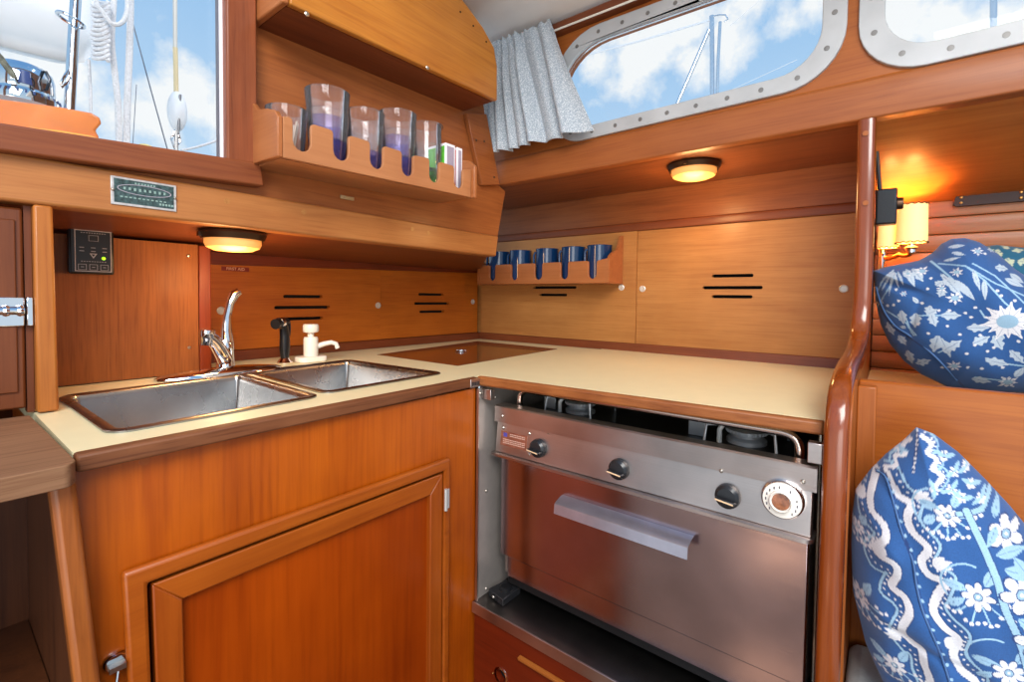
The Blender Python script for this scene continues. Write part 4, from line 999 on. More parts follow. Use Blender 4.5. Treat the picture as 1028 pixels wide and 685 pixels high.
def paint1(K, q):
    Q = lambda L: [q(*p) for p in L]
    def sm(L, n=4): return [(p[0], p[1]) for p in catmull([(a, b, 0) for a, b in L], n)]
    def shift(L, d):
        out = []
        for i_ in range(len(L)):
            a = L[max(0, i_-1)]; b = L[min(len(L)-1, i_+1)]; l_ = math.hypot(b[0]-a[0], b[1]-a[1]); out.append((L[i_][0]-(b[1]-a[1])/l_*d, L[i_][1]+(b[0]-a[0])/l_*d))
        return out
    left = [(880, 470), (877, 482), (873.5, 498), (875.5, 513), (887, 527), (889, 541), (879, 550), (883, 558), (898, 567), (901, 577), (895, 589), (908, 600), (913, 616), (905, 632), (915, 644), (925, 652), (928, 668), (934, 685), (930, 700), (942, 716), (946, 740)]
    right = [(890, 474), (895, 484), (903, 498), (915, 506), (911, 519), (916, 534), (932, 551), (925, 563), (932, 577), (948, 585), (941, 598), (937, 613), (948, 630), (962, 642), (957, 656), (965, 672), (980, 686), (975, 702), (985, 720), (1000, 735)]
    for L, sd in ((left, 1), (right, -1)):
        pa = Q(sm(L)); K.line(pa, .0042, NAVY); K.line(pa, .0034, WHITE)
        K.dots(Q(sm(shift(L, 8*sd))), .0056, .0011, WHITE)
        pb = Q(sm(shift(L, 12.5*sd))); K.line(pb, .0018, NAVY); K.line(pb, .0012, PALE)
    def fan(x, y, a0, n=4, L_=.013):
        c_ = q(x, y)
        for m_ in range(n): K.leaf(c_[0], c_[1], a0+(m_-(n-1)/2)*.42, L_*(1.25 if abs(m_-(n-1)/2) < .6 else 1), .0034, WHITE, vein=False)
    for (x, y, a) in [(936, 565, .15), (948, 645, .1), (975, 730, .1), (890, 558, PI-.1), (905, 640, PI-.1), (918, 500, .5), (866, 500, 2.2)]: fan(x, y, a)
    def bunch(x, y, R_, rot=0.):
        c_ = q(x, y)
        for m_ in range(5):
            a = -2.3+m_*.55+rot; e = (c_[0]+R_*2.1*math.cos(a), c_[1]+R_*2.0*math.sin(a)); K.line([c_, e], .0007, PALE)
            for d_ in (0, .0045, -.0045): K.put(np.hypot(K.u-e[0]-d_, K.v-e[1]-abs(d_)*.4) < .0018, WHITE)
        K.leaf(c_[0]-R_*2.2, c_[1]+R_*.6, -.1, R_*1.8, .0045, PALE); K.leaf(c_[0]+R_*.4, c_[1]+R_*.8, 1.2, R_*1.7, .0040, PALE); K.leaf(c_[0]-R_*1.8, c_[1]-R_*1.1, .7, R_*1.4, .0035, PALE)
        K.flower(c_[0], c_[1], R_*1.1, 8, NAVY, rot); K.flower(c_[0], c_[1], R_, 8, WHITE, rot)
    for (x, y, R_, r_) in [(951, 518, .0105, .2), (982, 600, .0125, 0.), (1013, 676, .0125, .3), (863, 596, .0105, .4), (898, 668, .0105, .1), (861, 528, .0075, .2), (1035, 752, .0125, 0.), (935, 742, .01, 0.)]: bunch(x, y, R_, r_)
    # curling stems around the daisies
    for (x, y) in [(975, 575), (1003, 650), (945, 500)]:
        c_ = q(x, y); K.line(arcpts(c_[0]-.004, c_[1]-.012, .019, 1.2, 3.9), .0009, PALE)
    # seam with twig
    seam = Q(sm([(880, 472), (889, 477), (897, 504), (905, 533), (916, 562), (920, 587), (926, 612), (936, 637), (945, 658), (955, 690), (972, 735)]))
    K.line(seam, .0017, NAVY); K.dots([(a+.002, b) for a, b in seam], .0125, .0016, PALE)
    # ladder stripe border and blooms beyond it
    st_ = Q([(993, 490), (986, 511), (962, 516)]); K.line(st_, .0030, NAVY); K.line(st_, .0023, PALE)
    st_ = Q(sm([(970, 513), (985, 545), (1000, 580), (1010, 614), (1024, 645), (1037, 690), (1055, 740)])); K.line(st_, .0036, NAVY); K.line(st_, .0028, PALE)
    for (x, y, R_, n_) in [(1010, 536, .0150, 6), (1026, 598, .016, 6), (1044, 645, .018, 6), (1060, 690, .018, 6)]:
        c_ = q(x, y); K.flower(c_[0], c_[1], R_*1.1, n_, NAVY, x); K.flower(c_[0], c_[1], R_, n_, WHITE, x, core=False)
    for (x, y, a, L_, W_) in [(1000, 558, .2, .026, .005), (1008, 572, -.3, .028, .005), (1018, 560, -1.0, .030, .005), (1022, 622, -.5, .028, .006), (1030, 575, -.9, .03, .005), (998, 520, 1.2, .018, .004), (1000, 528, -2.0, .02, .004)]:
        c_ = q(x, y); K.leaf(c_[0], c_[1], a, L_, W_, PALE)
    # upper part: ladder towards the peak, small scallops and daisies
    lad = Q([(921, 432), (920, 450), (917, 474)]); K.line(lad, .0012, NAVY); K.dots(lad, .0045, .0011, WHITE)
    up = sm([(926, 438), (935, 446), (931, 455), (941, 462), (936, 471), (946, 478), (940, 487)]); K.line(Q(up), .0020, WHITE); K.dots(Q(shift(up, -4)), .0036, .0007, WHITE); K.line(Q(shift(up, -7)), .0009, PALE)
    up = sm([(914, 440), (906, 448), (909, 456), (898, 458), (900, 467), (888, 468)]); K.line(Q(up), .0016, WHITE); K.line(Q(shift(up, 5)), .0009, PALE)
    for (x, y) in [(948, 458), (958, 474), (970, 468), (955, 492), (975, 486), (966, 500), (985, 500), (938, 492), (900, 447)]:
        c_ = q(x, y); K.flower(c_[0], c_[1], .0048, 6, WHITE)
        K.leaf(c_[0], c_[1], x % 3, .011, .002, PALE, vein=False); K.leaf(c_[0], c_[1], x % 3+2.6, .010, .002, PALE, vein=False)
info = None
_, q1, info = pillow('pillow', (1.30, Yp, .5775), 'blue and white scallop-bordered pillow leaning on the backboard, lower right', (0, Yp, 0), (0, 0, 1), (1, 0, 0), (0, -1, 0), ol, .088, paint1, W1, 'blue patterned pillows', cen=U(1, Yp, 965, 600)[::2])
pw1 = [o for o in bpy.data.objects if o.name.startswith('pillow') and o.type == 'EMPTY'][0]
def piping(parent, info, pts, r=.0016):
    q = [surf_pt(info, u, v, .0006) for u, v in pts]
    # densify
    q = catmull(q, 6); MB().tube(q, r, 8).build('piping', plain('piping_blue', (70, 104, 150), .8), parent)
piping(pw1, info, [q1(*p) for p in [(880, 473), (889, 479), (897, 504), (905, 533), (916, 562), (920, 587), (926, 612), (936, 637), (945, 658), (955, 690)]], .0010)

# upper pillow: lies in the trough against the planks
def W2(u, v, r):
    w = .004*np.sin(u*45+v*50)+.003*np.sin(u*90-v*45+1)
    w += -.016*np.exp(-((v-(1.085-.35*(u-1.25)))/.008)**2)*np.exp(-((u-1.245)/.03)**2)
    w += -.010*np.exp(-(((v-1.135)+(u-1.30)*.55)/.007)**2)*np.exp(-((u-1.27)/.025)**2)
    w += -.008*np.exp(-(((u-1.262)-(v-1.0)*.25)/.006)**2)*np.clip((1.08-v)*12, 0, 1)
    return w
Yq = -.235
px2 = [(877, 272), (890, 268), (905, 265), (922, 262), (935, 255), (945, 245), (955, 240), (968, 239), (982, 243), (1000, 254), (1018, 270), (1038, 283), (1065, 300), (1090, 325), (1095, 355), (1080, 385), (1040, 394), (985, 393), (950, 388), (925, 376), (907, 362), (893, 345), (884, 325), (879, 302)]
ol2 = [(max(a, 1.2085), b) for a, b in UY(Yq, px2)]
def tuft(K, q, x, y, tx, ty, n, L_, W_, spread=.5, col=None):
    a = q(x, y); b = q(tx, ty); an = math.atan2(b[1]-a[1], b[0]-a[0]); l = math.dist(a, b)
    for m_ in range(n): K.leaf(a[0], a[1], an+(m_-(n-1)/2)*spread/n*2, l*L_, W_, WHITE*.9 if col is None else col)
def L2(K, q, x, y, tx, ty, w, col=None, lobes=0):
    a = q(x, y); b = q(tx, ty); K.leaf(a[0], a[1], math.atan2(b[1]-a[1], b[0]-a[0]), math.dist(a, b), w, (PALE*.5+WHITE*.42) if col is None else col, lobes=lobes)
s8 = 677/168.
def paint2(K, q0):
    q = lambda x, y: q0(860+x/s8, 230+y/s8)      # positions read off an enlarged view
    Q = lambda L: [q(*p) for p in L]
    stems = [[(70, 280), (110, 200), (150, 165)], [(80, 320), (130, 240), (160, 180)], [(330, 140), (440, 150), (520, 210), (600, 300), (640, 330)], [(300, 130), (350, 170), (420, 230)], [(440, 150), (560, 220), (677, 270)], [(470, 140), (560, 190), (677, 300)],
             [(120, 330), (200, 380), (230, 430)], [(230, 350), (300, 350), (340, 350)], [(190, 340), (215, 400), (240, 430)], [(520, 360), (500, 330)], [(530, 530), (600, 545), (677, 555)], [(480, 600), (560, 610), (600, 615)], [(330, 500), (400, 470)]]
    for L in stems: K.line(Q(L), .0011, PALE)
    for a in [(150, 165, 100, 250), (150, 165, 130, 270), (150, 170, 170, 240), (165, 170, 190, 230), (150, 165, 90, 225)]: L2(K, q, *a, .0018, lobes=0)
    leaves = [(200, 160, 235, 235, .006), (225, 160, 270, 215, .0085), (190, 170, 215, 205, .005), (340, 180, 430, 280, .0085), (320, 230, 350, 210, .008), (350, 240, 335, 275, .0085), (395, 205, 480, 290, .006), (470, 165, 500, 250, .004), (515, 205, 520, 290, .004), (560, 155, 612, 162, .0085),
              (340, 350, 425, 350, .010), (300, 310, 285, 350, .008), (300, 345, 320, 395, .009), (240, 340, 235, 400, .010), (290, 345, 325, 325, .0085), (180, 330, 190, 385, .0085), (125, 375, 150, 430, .0085), (170, 430, 200, 470, .008), (205, 490, 225, 545, .008), (240, 545, 300, 530, .009),
              (330, 430, 310, 500, .011), (340, 440, 380, 520, .0085), (355, 490, 425, 450, .010), (445, 400, 540, 400, .009), (470, 465, 540, 435, .010), (555, 430, 590, 490, .010), (620, 490, 677, 545, .008), (520, 530, 620, 550, .009), (640, 600, 677, 560, .006), (465, 605, 545, 620, .0085),
              (525, 65, 590, 100, .009), (600, 200, 677, 235, .006), (620, 180, 677, 220, .006), (370, 75, 440, 65, .004), (385, 95, 440, 105, .004), (350, 130, 420, 115, .003), (575, 430, 600, 445, .004), (545, 540, 520, 520, .004), (250, 300, 225, 275, .004), (200, 400, 175, 395, .004)]
    for (a, b, c, d, w) in leaves: L2(K, q, a, b, c, d, w*.8, lobes=3 if w > .0065 else 0)
    def rag(x, y, R_, n, rot=0):
        c_ = q(x, y)
        for m_ in range(n):
            a = 2*PI*m_/n+rot; r1 = R_*(1 if m_ % 2 else .8); K.leaf(c_[0]+R_*.18*math.cos(a), c_[1]+R_*.18*math.sin(a), a, r1*.85, R_*.17, WHITE, lobes=2)
        K.put(np.hypot((K.u-c_[0])/1.15, K.v-c_[1]) < R_*.34, PALE*.9)
    rag(610, 375, .0300, 13); rag(398, 280, .0115, 7, .3); rag(612, 620, .0130, 8); rag(265, 170, .0100, 7); rag(490, 90, .0085, 7, .2); rag(405, 175, .0085, 7, .4); rag(95, 298, .0070, 6); rag(395, 555, .0100, 7); rag(545, 85, .0060, 6); rag(208, 180, .0065, 6); rag(190, 262, .0060, 6); rag(345, 240, .007, 6)
    for (x, y) in [(288, 242), (265, 300), (150, 308), (463, 357), (480, 318), (367, 393), (290, 423), (418, 427), (530, 495), (507, 565), (478, 470), (333, 330), (170, 290), (570, 250), (585, 270), (640, 290), (655, 455), (440, 340), (300, 200), (520, 100), (555, 480), (445, 505), (160, 245), (248, 385), (345, 560), (500, 430), (375, 330), (125, 310), (590, 560), (450, 560)]:
        c_ = q(x, y); K.put(np.hypot(K.u-c_[0], K.v-c_[1]) < .0021, WHITE*.92)
    K.line(Q([(70, 190), (85, 270), (110, 350), (150, 400), (215, 440), (300, 500), (360, 560), (410, 615), (450, 655)]), .0012, NAVY)
_, q2, info2 = pillow('pillow', (1.32, Yq, .9055), 'blue pillow with scattered white flowers and leaves above the backboard', (0, Yq, 0), (0, 0, 1), (1, 0, 0), (0, -1, 0), ol2, .105, paint2, W2, 'blue patterned pillows', cen=U(1, Yq, 990, 322)[::2], back=.85)
pw2 = [o for o in bpy.data.objects if o.name.startswith('pillow') and o.type == 'EMPTY'][-1]
piping(pw2, info2, [q2(860+x/s8, 230+y/s8) for x, y in [(80, 235), (95, 290), (120, 345), (160, 395), (220, 435), (300, 500), (360, 560), (405, 612)]], .0015)
# third pillow peeping out behind, right
Yr = -.075
ol3 = UY(Yr, [(978, 262), (985, 248), (1000, 246), (1030, 249), (1075, 254), (1120, 280), (1135, 330), (1120, 370), (1060, 385), (1005, 370), (985, 330)])
TEAL = np.array(lin((30, 98, 128)))
def paint3(K, q):
    K.c[:] = TEAL; cr_ = np.array(lin((196, 206, 176)))
    for (x, y, tx, ty, w) in [(1001, 250, 1002, 262, .006), (990, 249, 998, 256, .005), (1010, 259, 1016, 268, .008), (1016, 252, 1028, 251, .005), (1022, 262, 1030, 264, .008), (1005, 247, 1014, 250, .004), (1008, 268, 1022, 280, .004), (1016, 270, 1030, 285, .004), (1040, 262, 1055, 275, .008), (1045, 290, 1060, 310, .008)]:
        a = q(x, y); b = q(tx, ty); K.leaf(a[0], a[1], math.atan2(b[1]-a[1], b[0]-a[0]), math.dist(a, b), w, cr_, lobes=2)
pillow('pillow', (1.42, Yr, .9055), 'teal pillow mostly hidden, peeping out behind the floral blue pillow at the right edge', (0, Yr, 0), (0, 0, 1), (1, 0, 0), (0, -1, 0), ol3, .055, paint3, lambda u, v, r: 0*u, 'blue patterned pillows', nth=240, nr=70)

# ---- twin wall lamp, black box, dark bar
t = thing('twin_wall_lamp', (1.25, -.01, 1.15), 'brass twin-arm wall lamp with glowing cream shades over the berth', 'lamp')
SH = plain('lamp_shade', (255, 226, 170), .7, emit=(255, 190, 96), es=.8)
def shade(c, r, h, rb_):
    s_ = MB().lathe([(r, h), (rb_, 0), (rb_-.001, 0), (r-.001, h)], c, seg=40, closed=True).build('shade', SH, t)
    for (rr, zz) in ((r, h), (rb_, 0)):
        rg = MB(); rg.tube([(c[0]+(rr+.0005)*math.cos(a), c[1]+(rr+.0005)*math.sin(a), c[2]+zz+.0012*math.sin(a*14)) for a in [2*PI*k/90 for k in range(90)]], .0011, 6, closed=True)
        rg.build('shade_trim', plain('shade_lace', (92, 60, 30), .8), s_)
    ld = bpy.data.lights.new('shade_light', 'POINT'); ld.energy = 1.7; ld.color = (1, .47, .15); ld.shadow_soft_size = .012; ld.specular_factor = .1
    lo = bpy.data.objects.new('shade_light', ld); COL.objects.link(lo); lo.location = (c[0], c[1], c[2]+h*.6)
a_ = U(1, -.07, 915, 244); shade((a_[0], -.07, 1.182), .0245, .078, .026)
shade((1.2345-.004, -.045, 1.176), .0175, .05, .019)
MB().box(1.212, 1.228, -.004, -.0, 1.12, 1.20).build('back_plate', BRASS, t, bevel=.002)
MB().tube(arc((1.222, -.005, 1.165), (1.224, -.03, 1.150), (1.24, -.045, 1.155))+arc((1.25, -.055, 1.16), (a_[0], -.07, 1.15), (a_[0], -.07, 1.168)), .0045, 10).build('arm', BRASS, t)
MB().lathe([(.004, 0), (.008, .004), (.008, .010), (.012, .014), (.006, .018), (.006, .028), (.0001, .029)], (a_[0], -.07, 1.158)).build('socket', CHR, t)
MB().tube([(1.222, -.02, 1.185), (1.222, -.022, 1.16), (1.222, -.024, 1.135)], [.003, .005, .003], 10).build('swivel', CHR, t)
t = thing('black_box_fan_switch', (1.228, -.2, 1.205), 'small black box with round side knob hanging behind the partition post', 'black box'); t.name = 'switch_box'
MB().box(1.2115, 1.243, -.222, -.190, 1.205, 1.271).build('housing', BLKG, t, bevel=.003)
MB().lathe([(.011, 0), (.011, .006), (.010, .009), (.0001, .009)], (1.243, -.208, 1.243), (1, 0, 0), 24).build('knob', BRONZE, t)
MB().tube([(1.2165, -.206, 1.271), (1.213, -.207, 1.31), (1.2095, -.209, 1.345)], .0035, 8).build('strap', BLK, t)
a_ = U(1, -.012, 957, 199); b_ = U(1, -.012, 1034, 194)
t = thing('dark_handrail', (1.4, -.02, 1.25), 'short dark bar with two brass screws on the planking top right', 'rail')
MB().prism('y', -.014, -.0005, rpoly([(a_[0], 1.258), (b_[0]+.01, 1.258), (b_[0]+.01, 1.281), (a_[0]+.004, 1.281)], .006, 4)).build('bar', plain('dark_bar', (54, 26, 18), .55), t)
for x in (a_[0]+.012, b_[0]-.012):
    for z in (1.264, 1.275): screw(t, (x, -.0142, z), (0, -1, 0), .0028, mat=BRASS)

# ================================================================== LEFT DESK
t = thing('chart_desk', (.5, -1.4, 0), 'dark bare-wood side counter at far left over an open compartment', 'counter')
MB().prism('z', .880, .9012, rpoly([(.374, -1.75), (.374, -1.2645), (.640, -1.2615), (.652, -1.268), (.652, -1.75)], [0, .001, .004, .004, 0], 3)).build('top', W_desk, t, bevel=.003)
MB().prism('x', .604, .630, [(-1.2785, .8795), (-1.2600, .8795), (-1.2092, .20), (-1.205, .0), (-1.226, .0), (-1.2285, .20)]).build('leg', wood('leg_wood', (204, 116, 54), (146, 76, 32), 'z'), t, bevel=.005)
MB().box(.30, .603, -1.262, -1.2575, .0, .8795).build('side_board', W_desk2, t)
MB().box(.28, .2995, -1.75, -1.2575, .0, .8795).build('back_board', W_desk2, t)
MB().box(.30, .60, -1.75, -1.263, .585, .598).build('shelf', W_desk2, t)

# ================================================================== OUTSIDE (seen through the glass)
st(MB().box(-4, .329, -4, -.4, 1.185, 1.20).build('deck_cockpit', plain('deck_white', (220, 218, 210), .7)))
st(MB().box(-.5, 4, -.261, 3, 1.40, 1.415).build('deck_side', MATS['deck_white']))
XW = -.12
def gx(v, x, y): return U(0, v, x, y)
# varnished winch pad
t = thing('winch_pad', (XW, -1.5, 1.2), 'glossy orange varnished wood pad under the chrome winch outside the window', 'winch pad')
pp = UX(.05, [(-60, 90), (0, 99), (60, 107), (92, 113), (101, 118), (102, 124), (96, 131), (100, 137), (99, 143), (-60, 130)])
OR = plain('orange_varnish', (232, 128, 56), .2, coat=1, noise=.25, nscale=14)
MB().prism('x', -.16, .05, pp).build('block', OR, t, bevel=.004)
p2 = UX(.052, [(-60, 119), (60, 131), (90, 136), (103, 140), (103, 148), (-60, 138)])
MB().prism('x', -.18, .056, [p2[0], p2[1], p2[2], p2[3], (p2[3][0], 1.2015), (p2[0][0], 1.2015)]).build('foot', plain('bright_varnish', (246, 158, 62), .2, coat=1), t, bevel=.003)
# winch
c = U(0, -.06, 22, 101); wz = c[2]; sc2 = abs(U(0, -.06, 56, 101)[1]-c[1])
t = thing('chrome_winch', (-.06, c[1], wz), 'mirror-bright chrome winch drum standing on the orange pad outside', 'winch')
R0 = sc2
MB().lathe([(R0*1.12, -.01), (R0*1.15, 0), (R0*1.12, R0*.16), (R0*1.0, R0*.22), (R0*.98, R0*.3), (R0, R0*.36), (R0*1.0, R0*.85), (R0*.93, R0*1.12), (R0*.75, R0*1.32), (R0*.42, R0*1.42), (.0001, R0*1.44)], (-.06, c[1], wz), seg=40).build('drum', CHR, t)
rb2 = MB()
for k in range(30):
    a = 2*PI*k/30; rb2.box(-.06+R0*1.13*math.cos(a)-.001, -.06+R0*1.13*math.cos(a)+.001, c[1]+R0*1.13*math.sin(a)-.0015, c[1]+R0*1.13*math.sin(a)+.0015, wz+R0*.02, wz+R0*.15)
rb2.build('ribs', plain('winch_rib', (70, 84, 130), .3, metal=.6), t)
MB().lathe([(R0*.28, 0), (R0*.24, R0*.5), (.001, R0*.5)], (-.06+R0*.79, c[1]+.0, wz+R0*.40), (0, 0, 1), 20).build('dark_reflection', plain('reflection_navy', (50, 66, 120), .4), t)  # dark reflection in the chrome, put in as a navy piece
# handle ring on the winch, rope tail
MB().tube([U(0, .01, *q) for q in [(43, 72), (39, 82), (41, 92), (47, 90), (50, 80), (46, 72)]], .0025, 8, closed=True).build('ring', plain('dark_steel', (70, 70, 76), .2, metal=1), t)
ch = [U(0, .02, *q) for q in [(-8, 50), (0, 58), (6, 66), (10, 71), (15, 78)]]
o = MB().tube(ch, [.006, .0055, .005, .0055, .004], 10).build('rope_tail', plain('rope_fleck', (110, 108, 92), .7, noise=.85, nscale=130), loc=ch[2]); tag(o, 'dark flecked rope end at the left edge beside the winch', 'rope')
# stainless post with ring
pt = [U(0, -.05, *q) for q in [(78, -60), (76, 0), (73, 50), (70, 108), (69, 140)]]
t = thing('stanchion', pt[-1], 'thick polished steel pole outside the left window', 'pole')
MB().tube(pt, .0090, 18).build('tube', CHR, t)
cc = pt[1]; rc = U(0, -.035, 71, 20)
MB().tube([(rc[0]+.016*math.cos(a), rc[1]+.020*math.sin(a), rc[2]-.006*math.sin(a)) for a in [2*PI*k/20 for k in range(20)]], .003, 8, closed=True).build('ring', CHR, t)
MB().tube([U(0, -.035, *q) for q in [(70, 68), (66, 74), (61, 84), (62, 88), (66, 84), (70, 76)]], .0022, 8, closed=True).build('snap_hook', CHR, t)
# canvas cover
cv_ = UX(-.9, [(-80, -60), (0, -60), (60, -60), (96, -40), (97, 0), (96, 30), (93, 55), (84, 63), (66, 62), (40, 56), (0, 46), (-80, 30)])
NC = 90; Oc = resample(cv_, NC); cc_ = (sum(p[0] for p in Oc)/NC, sum(p[1] for p in Oc)/NC); mb = MB(); rings = []
for i in range(12):
    r = i/11
    rings.append([(-.9+.16*(1-r**3)**.5, cc_[0]+(p[0]-cc_[0])*r, cc_[1]+(p[1]-cc_[1])*r) for p in Oc])
for i in range(11, -1, -1):
    r = i/11
    rings.append([(-.9-.16*(1-r**3)**.5, cc_[0]+(p[0]-cc_[0])*r, cc_[1]+(p[1]-cc_[1])*r) for p in Oc])
mb.add([p for r in rings for p in r], [(i*NC+j, i*NC+(j+1) % NC, (i+1)*NC+(j+1) % NC, (i+1)*NC+j) for i in range(len(rings)-1) for j in range(NC)])
o = mb.build('canvas_cover', plain('cover_white', (250, 244, 242), .7, noise=.02), loc=(-.9, *cc_), sharp=180); tag(o, 'big white canvas bundle hanging outside at top left', 'canvas cover')
# ropes
RW = plain('rope_white', (236, 232, 232), .8, noise=.18, nscale=220, bump=.3)
def rope(pts, r, label, v=-.3, name='rope', grp=None, mat=None):
    P3 = catmull([U(0, v if len(p) < 3 else p[2], p[0], p[1]) for p in pts], 5)
    o = MB().tube(P3, r, 10).build(name, mat or RW, loc=P3[-1]); tag(o, label, 'rope', grp); return o
rope([(130, -50), (131, 0), (130, 50), (128, 100), (127, 150), (126, 228)], .0075, 'straight thick white rope just left of the thin dark stay')
rope([(113, -50), (114, 0), (112, 40), (116, 80), (119, 120), (120, 228)], .0068, 'white rope hanging between the coil and the straight rope')
rope([(89, 60), (90, 80), (91, 105), (92, 228)], .0035, 'thin pale rope dropping from below the coiled bundle')
co = []
for k in range(140):
    a = k*.55; co.append((101+8*math.cos(a)*(1-.1*math.sin(k)), 2+k*.42+3*math.sin(a), -.28+.012*math.sin(a+1)))
co = co[::2]
P3 = [U(0, p[2], p[0], p[1]) for p in co]; P3 = catmull(P3, 3)
o = MB().tube(P3, .0048, 8).build('rope_coil', RW, loc=P3[-1]); tag(o, 'white coiled rope bundle hanging beside the canvas cover', 'rope')
P3 = catmull([U(0, -.24, *q) for q in [(92, -40), (96, 0), (103, 12), (113, 24), (123, 22), (128, 8), (126, -10), (118, -40)]], 5)
o = MB().tube(P3, .0050, 8).build('rope_loop', RW, loc=P3[0]); tag(o, 'hanging white rope loop crossing in front of the straight rope', 'rope')
P3 = [U(0, -.5, *q) for q in [(133, 22), (150, 85), (168, 150), (176, 180)]]
o = MB().tube(P3, .0017, 6).build('wire_stay', plain('wire_dark', (110, 116, 130), .4, metal=.7), loc=P3[-1]); tag(o, 'thin dark diagonal wire stay left of the white block', 'stay')
P3 = [U(0, -.9, *q) for q in [(137, 85), (133, 150), (131, 180)]]
o = MB().tube(P3, .0012, 6).build('wire_stay', MATS['wire_dark'], loc=P3[-1]); tag(o, 'faint hair-thin wire right of the straight white rope', 'stay')
t = thing('backstay', U(0, -.5, 177, 180), 'pale pole with cream lower sleeve ending in a white block', 'backstay')
MB().tube([U(0, -.5, *q) for q in [(175.5, -50), (176, 48)]], .0060, 12).build('upper_tube', plain('pole_pale', (218, 208, 196), .4, metal=.2), t)
MB().tube([U(0, -.5, *q) for q in [(176, 48), (177, 95)]], .0066, 12).build('sleeve', plain('sleeve_cream', (230, 206, 160), .5), t)
bc = U(0, -.49, 178, 112); rz = abs(U(0, -.49, 178, 92)[2]-bc[2])
MB().lathe([(rz*.43*math.sin(PI*k/14), -rz*math.cos(PI*k/14)) for k in range(15)], bc, seg=24).build('block', plain('block_white', (238, 236, 236), .4), t)
MB().tube([U(0, -.47, *q) for q in [(181, 95), (180, 112), (179, 135)]], .0035, 8).build('block_strap', plain('strap_grey', (120, 118, 120), .4, metal=.6), t)
MB().tube([U(0, -.49, *q) for q in [(176, 130), (172, 140), (175, 150), (181, 142), (178, 130)]], .0035, 8, closed=True).build('shackle', CHR, t)
MB().tube([U(0, -.49, *q) for q in [(177, 128), (177, 185)]], .0055, 10).build('lower_rod', plain('rod_grey', (190, 184, 180), .4, metal=.4), t)
rope([(182, 151), (200, 147), (225, 139), (260, 128)], .0038, 'pale slack rope leading right from the shackle', v=-.5)
bq = U(0, -.9, 146, 152)
o = MB().lathe([(.035*math.sin(PI*k/12), -.03*math.cos(PI*k/12)) for k in range(13)], (bq[0], bq[1], bq[2]-.004), seg=24).build('yellow_float', plain('float_yellow', (246, 214, 130), .5), loc=bq); tag(o, 'round yellow float peeping over the window board', 'float')
# starboard pulpit
YP = .75
t = thing('stern_rail', U(1, YP, 716, 110), 'polished steel rail post with slanted brace seen through the long portlight', 'rail post')
def ytube(pts, r, nm, par, mat=CHR, v=YP):
    return MB().tube([U(1, v, *q) for q in pts], r, 12).build(nm, mat, par)
PW = plain('post_bright', (214, 218, 224), .15, metal=.8)
ytube([(714.5, 16), (715, 60), (715, 140)], .0095, 'post', t, PW); ytube([(723, 22), (721, 60), (719, 140)], .0065, 'thin_post', t, PW)
ytube([(712, 30), (697, 65), (680, 104), (670, 128)], .0085, 'brace', t, PW)
ytube([(713, 17), (722, 15), (728, 15), (731, 19), (727, 22)], .0030, 'top_hook', t, PW)
o = MB().tube([U(1, YP, *q) for q in [(560, 63), (640, 42), (714, 20)]], .0040, 10).build('lifeline', plain('line_white', (240, 240, 242), .5), loc=U(1, YP, 714, 20)); tag(o, 'white line running left from the steel rail post', 'line')
for k, (a_, b_, l_) in enumerate([((733, 26), (775, -10), 'thin line rising right from the steel rail post'), ((735, 90), (800, 60), 'faint thin line low in right part of the long portlight')]):
    o = MB().tube([U(1, 1.2, *a_), U(1, 1.2, *b_)], .0014, 6).build('thin_line', MATS['line_white'], loc=U(1, 1.2, *a_)); tag(o, l_, 'line')
o = MB().tube([U(1, YP, *q) for q in [(998, -60), (997, 60)]], .0085, 12).build('steel_post', PW, loc=U(1, YP, 997, 60)); tag(o, 'upright steel post seen through the right-hand portlight', 'post')

# ================================================================== LIGHT
w = bpy.data.worlds.new('sky'); S.world = w; w.use_nodes = True; nt = w.node_tree; nd, lk = nt.nodes, nt.links
bg = nd['Background']; tc = nd.new('ShaderNodeTexCoord'); sep = nd.new('ShaderNodeSeparateXYZ'); lk.new(tc.outputs['Generated'], sep.inputs[0])
sky = ramp(nd, [(.0, lin((214, 232, 246))), (.25, lin((188, 218, 246))), (.55, lin((142, 190, 236))), (1, lin((110, 165, 225)))]); lk.new(sep.outputs['Z'], sky.inputs[0])
cn = nd.new('ShaderNodeTexNoise'); cn.inputs['Scale'].default_value = 7; cn.inputs['Detail'].default_value = 8; cn.inputs['Roughness'].default_value = .6; lk.new(tc.outputs['Generated'], cn.inputs['Vector'])
c2 = nd.new('ShaderNodeTexNoise'); c2.inputs['Scale'].default_value = 3.0; c2.inputs['Detail'].default_value = 6; lk.new(tc.outputs['Generated'], c2.inputs['Vector'])
def M_(op, a, b, c=None):
    n = nd.new('ShaderNodeMath'); n.operation = op
    for k, v in enumerate((a, b) if c is None else (a, b, c)):
        if isinstance(v, (int, float)): n.inputs[k].default_value = v
        else: lk.new(v, n.inputs[k])
    return n.outputs[0]
blobs = [((20, 120), .10), ((50, 92), .09), ((85, 100), .08), ((110, 118), .08), ((150, 118), .07), ((165, 105), .06), ((190, 100), .07), ((215, 120), .07), ((135, 110), .06), ((-60, 110), .14),
         ((600, 65), .09), ((640, 62), .09), ((660, 45), .08), ((700, 60), .07), ((620, 30), .09), ((690, 20), .10), ((730, 45), .09), ((790, 15), .07), ((815, 5), .07), ((760, -10), .08), ((900, -5), .10), ((950, 20), .06), ((1000, 10), .08), ((1030, 20), .07),
         ((560, -40), .2), ((880, -120), .25), ((200, -200), .2)]
acc = None
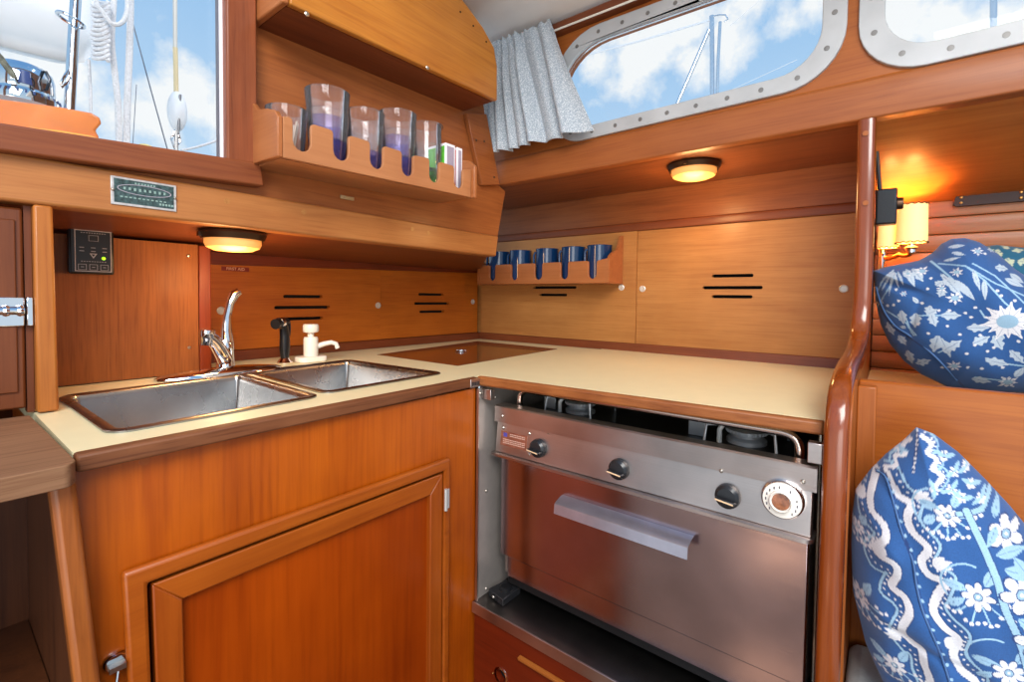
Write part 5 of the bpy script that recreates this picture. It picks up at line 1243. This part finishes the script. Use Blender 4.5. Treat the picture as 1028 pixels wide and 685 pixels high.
for (px_, r_) in blobs:
    dd = MW@cdir(px_); vm = nd.new('ShaderNodeVectorMath'); vm.operation = 'DISTANCE'; lk.new(tc.outputs['Generated'], vm.inputs[0]); vm.inputs[1].default_value = tuple(dd)
    v_ = M_('MULTIPLY_ADD', vm.outputs['Value'], -1/r_, 1.0)
    acc = v_ if acc is None else M_('MAXIMUM', acc, v_)
acc = M_('MAXIMUM', acc, M_('MULTIPLY_ADD', c2.outputs['Fac'], 4.0, -2.6))
den = M_('ADD', acc, M_('MULTIPLY_ADD', cn.outputs['Fac'], 3.4, -1.9))
cr = ramp(nd, [(.0, (0, 0, 0)), (.55, (1, 1, 1))]); lk.new(den, cr.inputs[0])
mx = nd.new('ShaderNodeMix'); mx.data_type = 'RGBA'; lk.new(cr.outputs[0], mx.inputs[0]); lk.new(sky.outputs[0], mx.inputs[6]); mx.inputs[7].default_value = (*lin((248, 250, 252)), 1)
lk.new(mx.outputs[2], bg.inputs['Color']); bg.inputs['Strength'].default_value = 1.05
def area(name, loc, target, sx, sy, power, col):
    l = bpy.data.lights.new(name, 'AREA'); l.shape = 'RECTANGLE'; l.size = sx; l.size_y = sy; l.energy = power; l.color = col
    o = bpy.data.objects.new(name, l); COL.objects.link(o); o.location = loc
    o.rotation_euler = (Vector(target)-Vector(loc)).to_track_quat('-Z', 'Y').to_euler(); return o
area('added_fill_high', (1.9, -2.0, 2.2), (.7, -.5, .8), 1.2, 1.0, 58, (1, .97, .93))  # added general fill from above and behind the camera, no hatch built
area('added_fill_low', (1.9, -2.7, .9), (.6, -.5, 1.6), 1.2, 1.2, 17, (1, .97, .93))  # added low fill behind the camera, aimed upwards, no opening modelled
for k, (x, y, e_, a_) in enumerate([(.90, -2.15, 2600, 6), (1.0, -1.36, 900, 4.5)]):
    l = bpy.data.lights.new('sunbeam', 'SPOT'); l.energy = e_; l.spot_size = math.radians(a_); l.spot_blend = .3; l.shadow_soft_size = .01; l.color = (1, .95, .86)
    o = bpy.data.objects.new('sunbeam', l); COL.objects.link(o); o.location = (x+.25, y-.2, 2.6); o.rotation_euler = (Vector((x, y, 0))-Vector(o.location)).to_track_quat('-Z', 'Y').to_euler()
sl = bpy.data.lights.new('sun', 'SUN'); sl.energy = 2.0; sl.angle = .01; so = bpy.data.objects.new('sun', sl); COL.objects.link(so)
so.rotation_euler = Vector((-.35, -.45, -.8)).to_track_quat('-Z', 'Y').to_euler()

for o in bpy.data.objects:
    for k in ('_o', '_sub'):
        if k in o: del o[k]
S.view_settings.view_transform = 'Standard'; S.view_settings.look = 'None'; S.view_settings.gamma = 1; S.view_settings.use_curve_mapping = False
S.view_settings.exposure = 0.0
S.cycles.transparent_max_bounces = 32
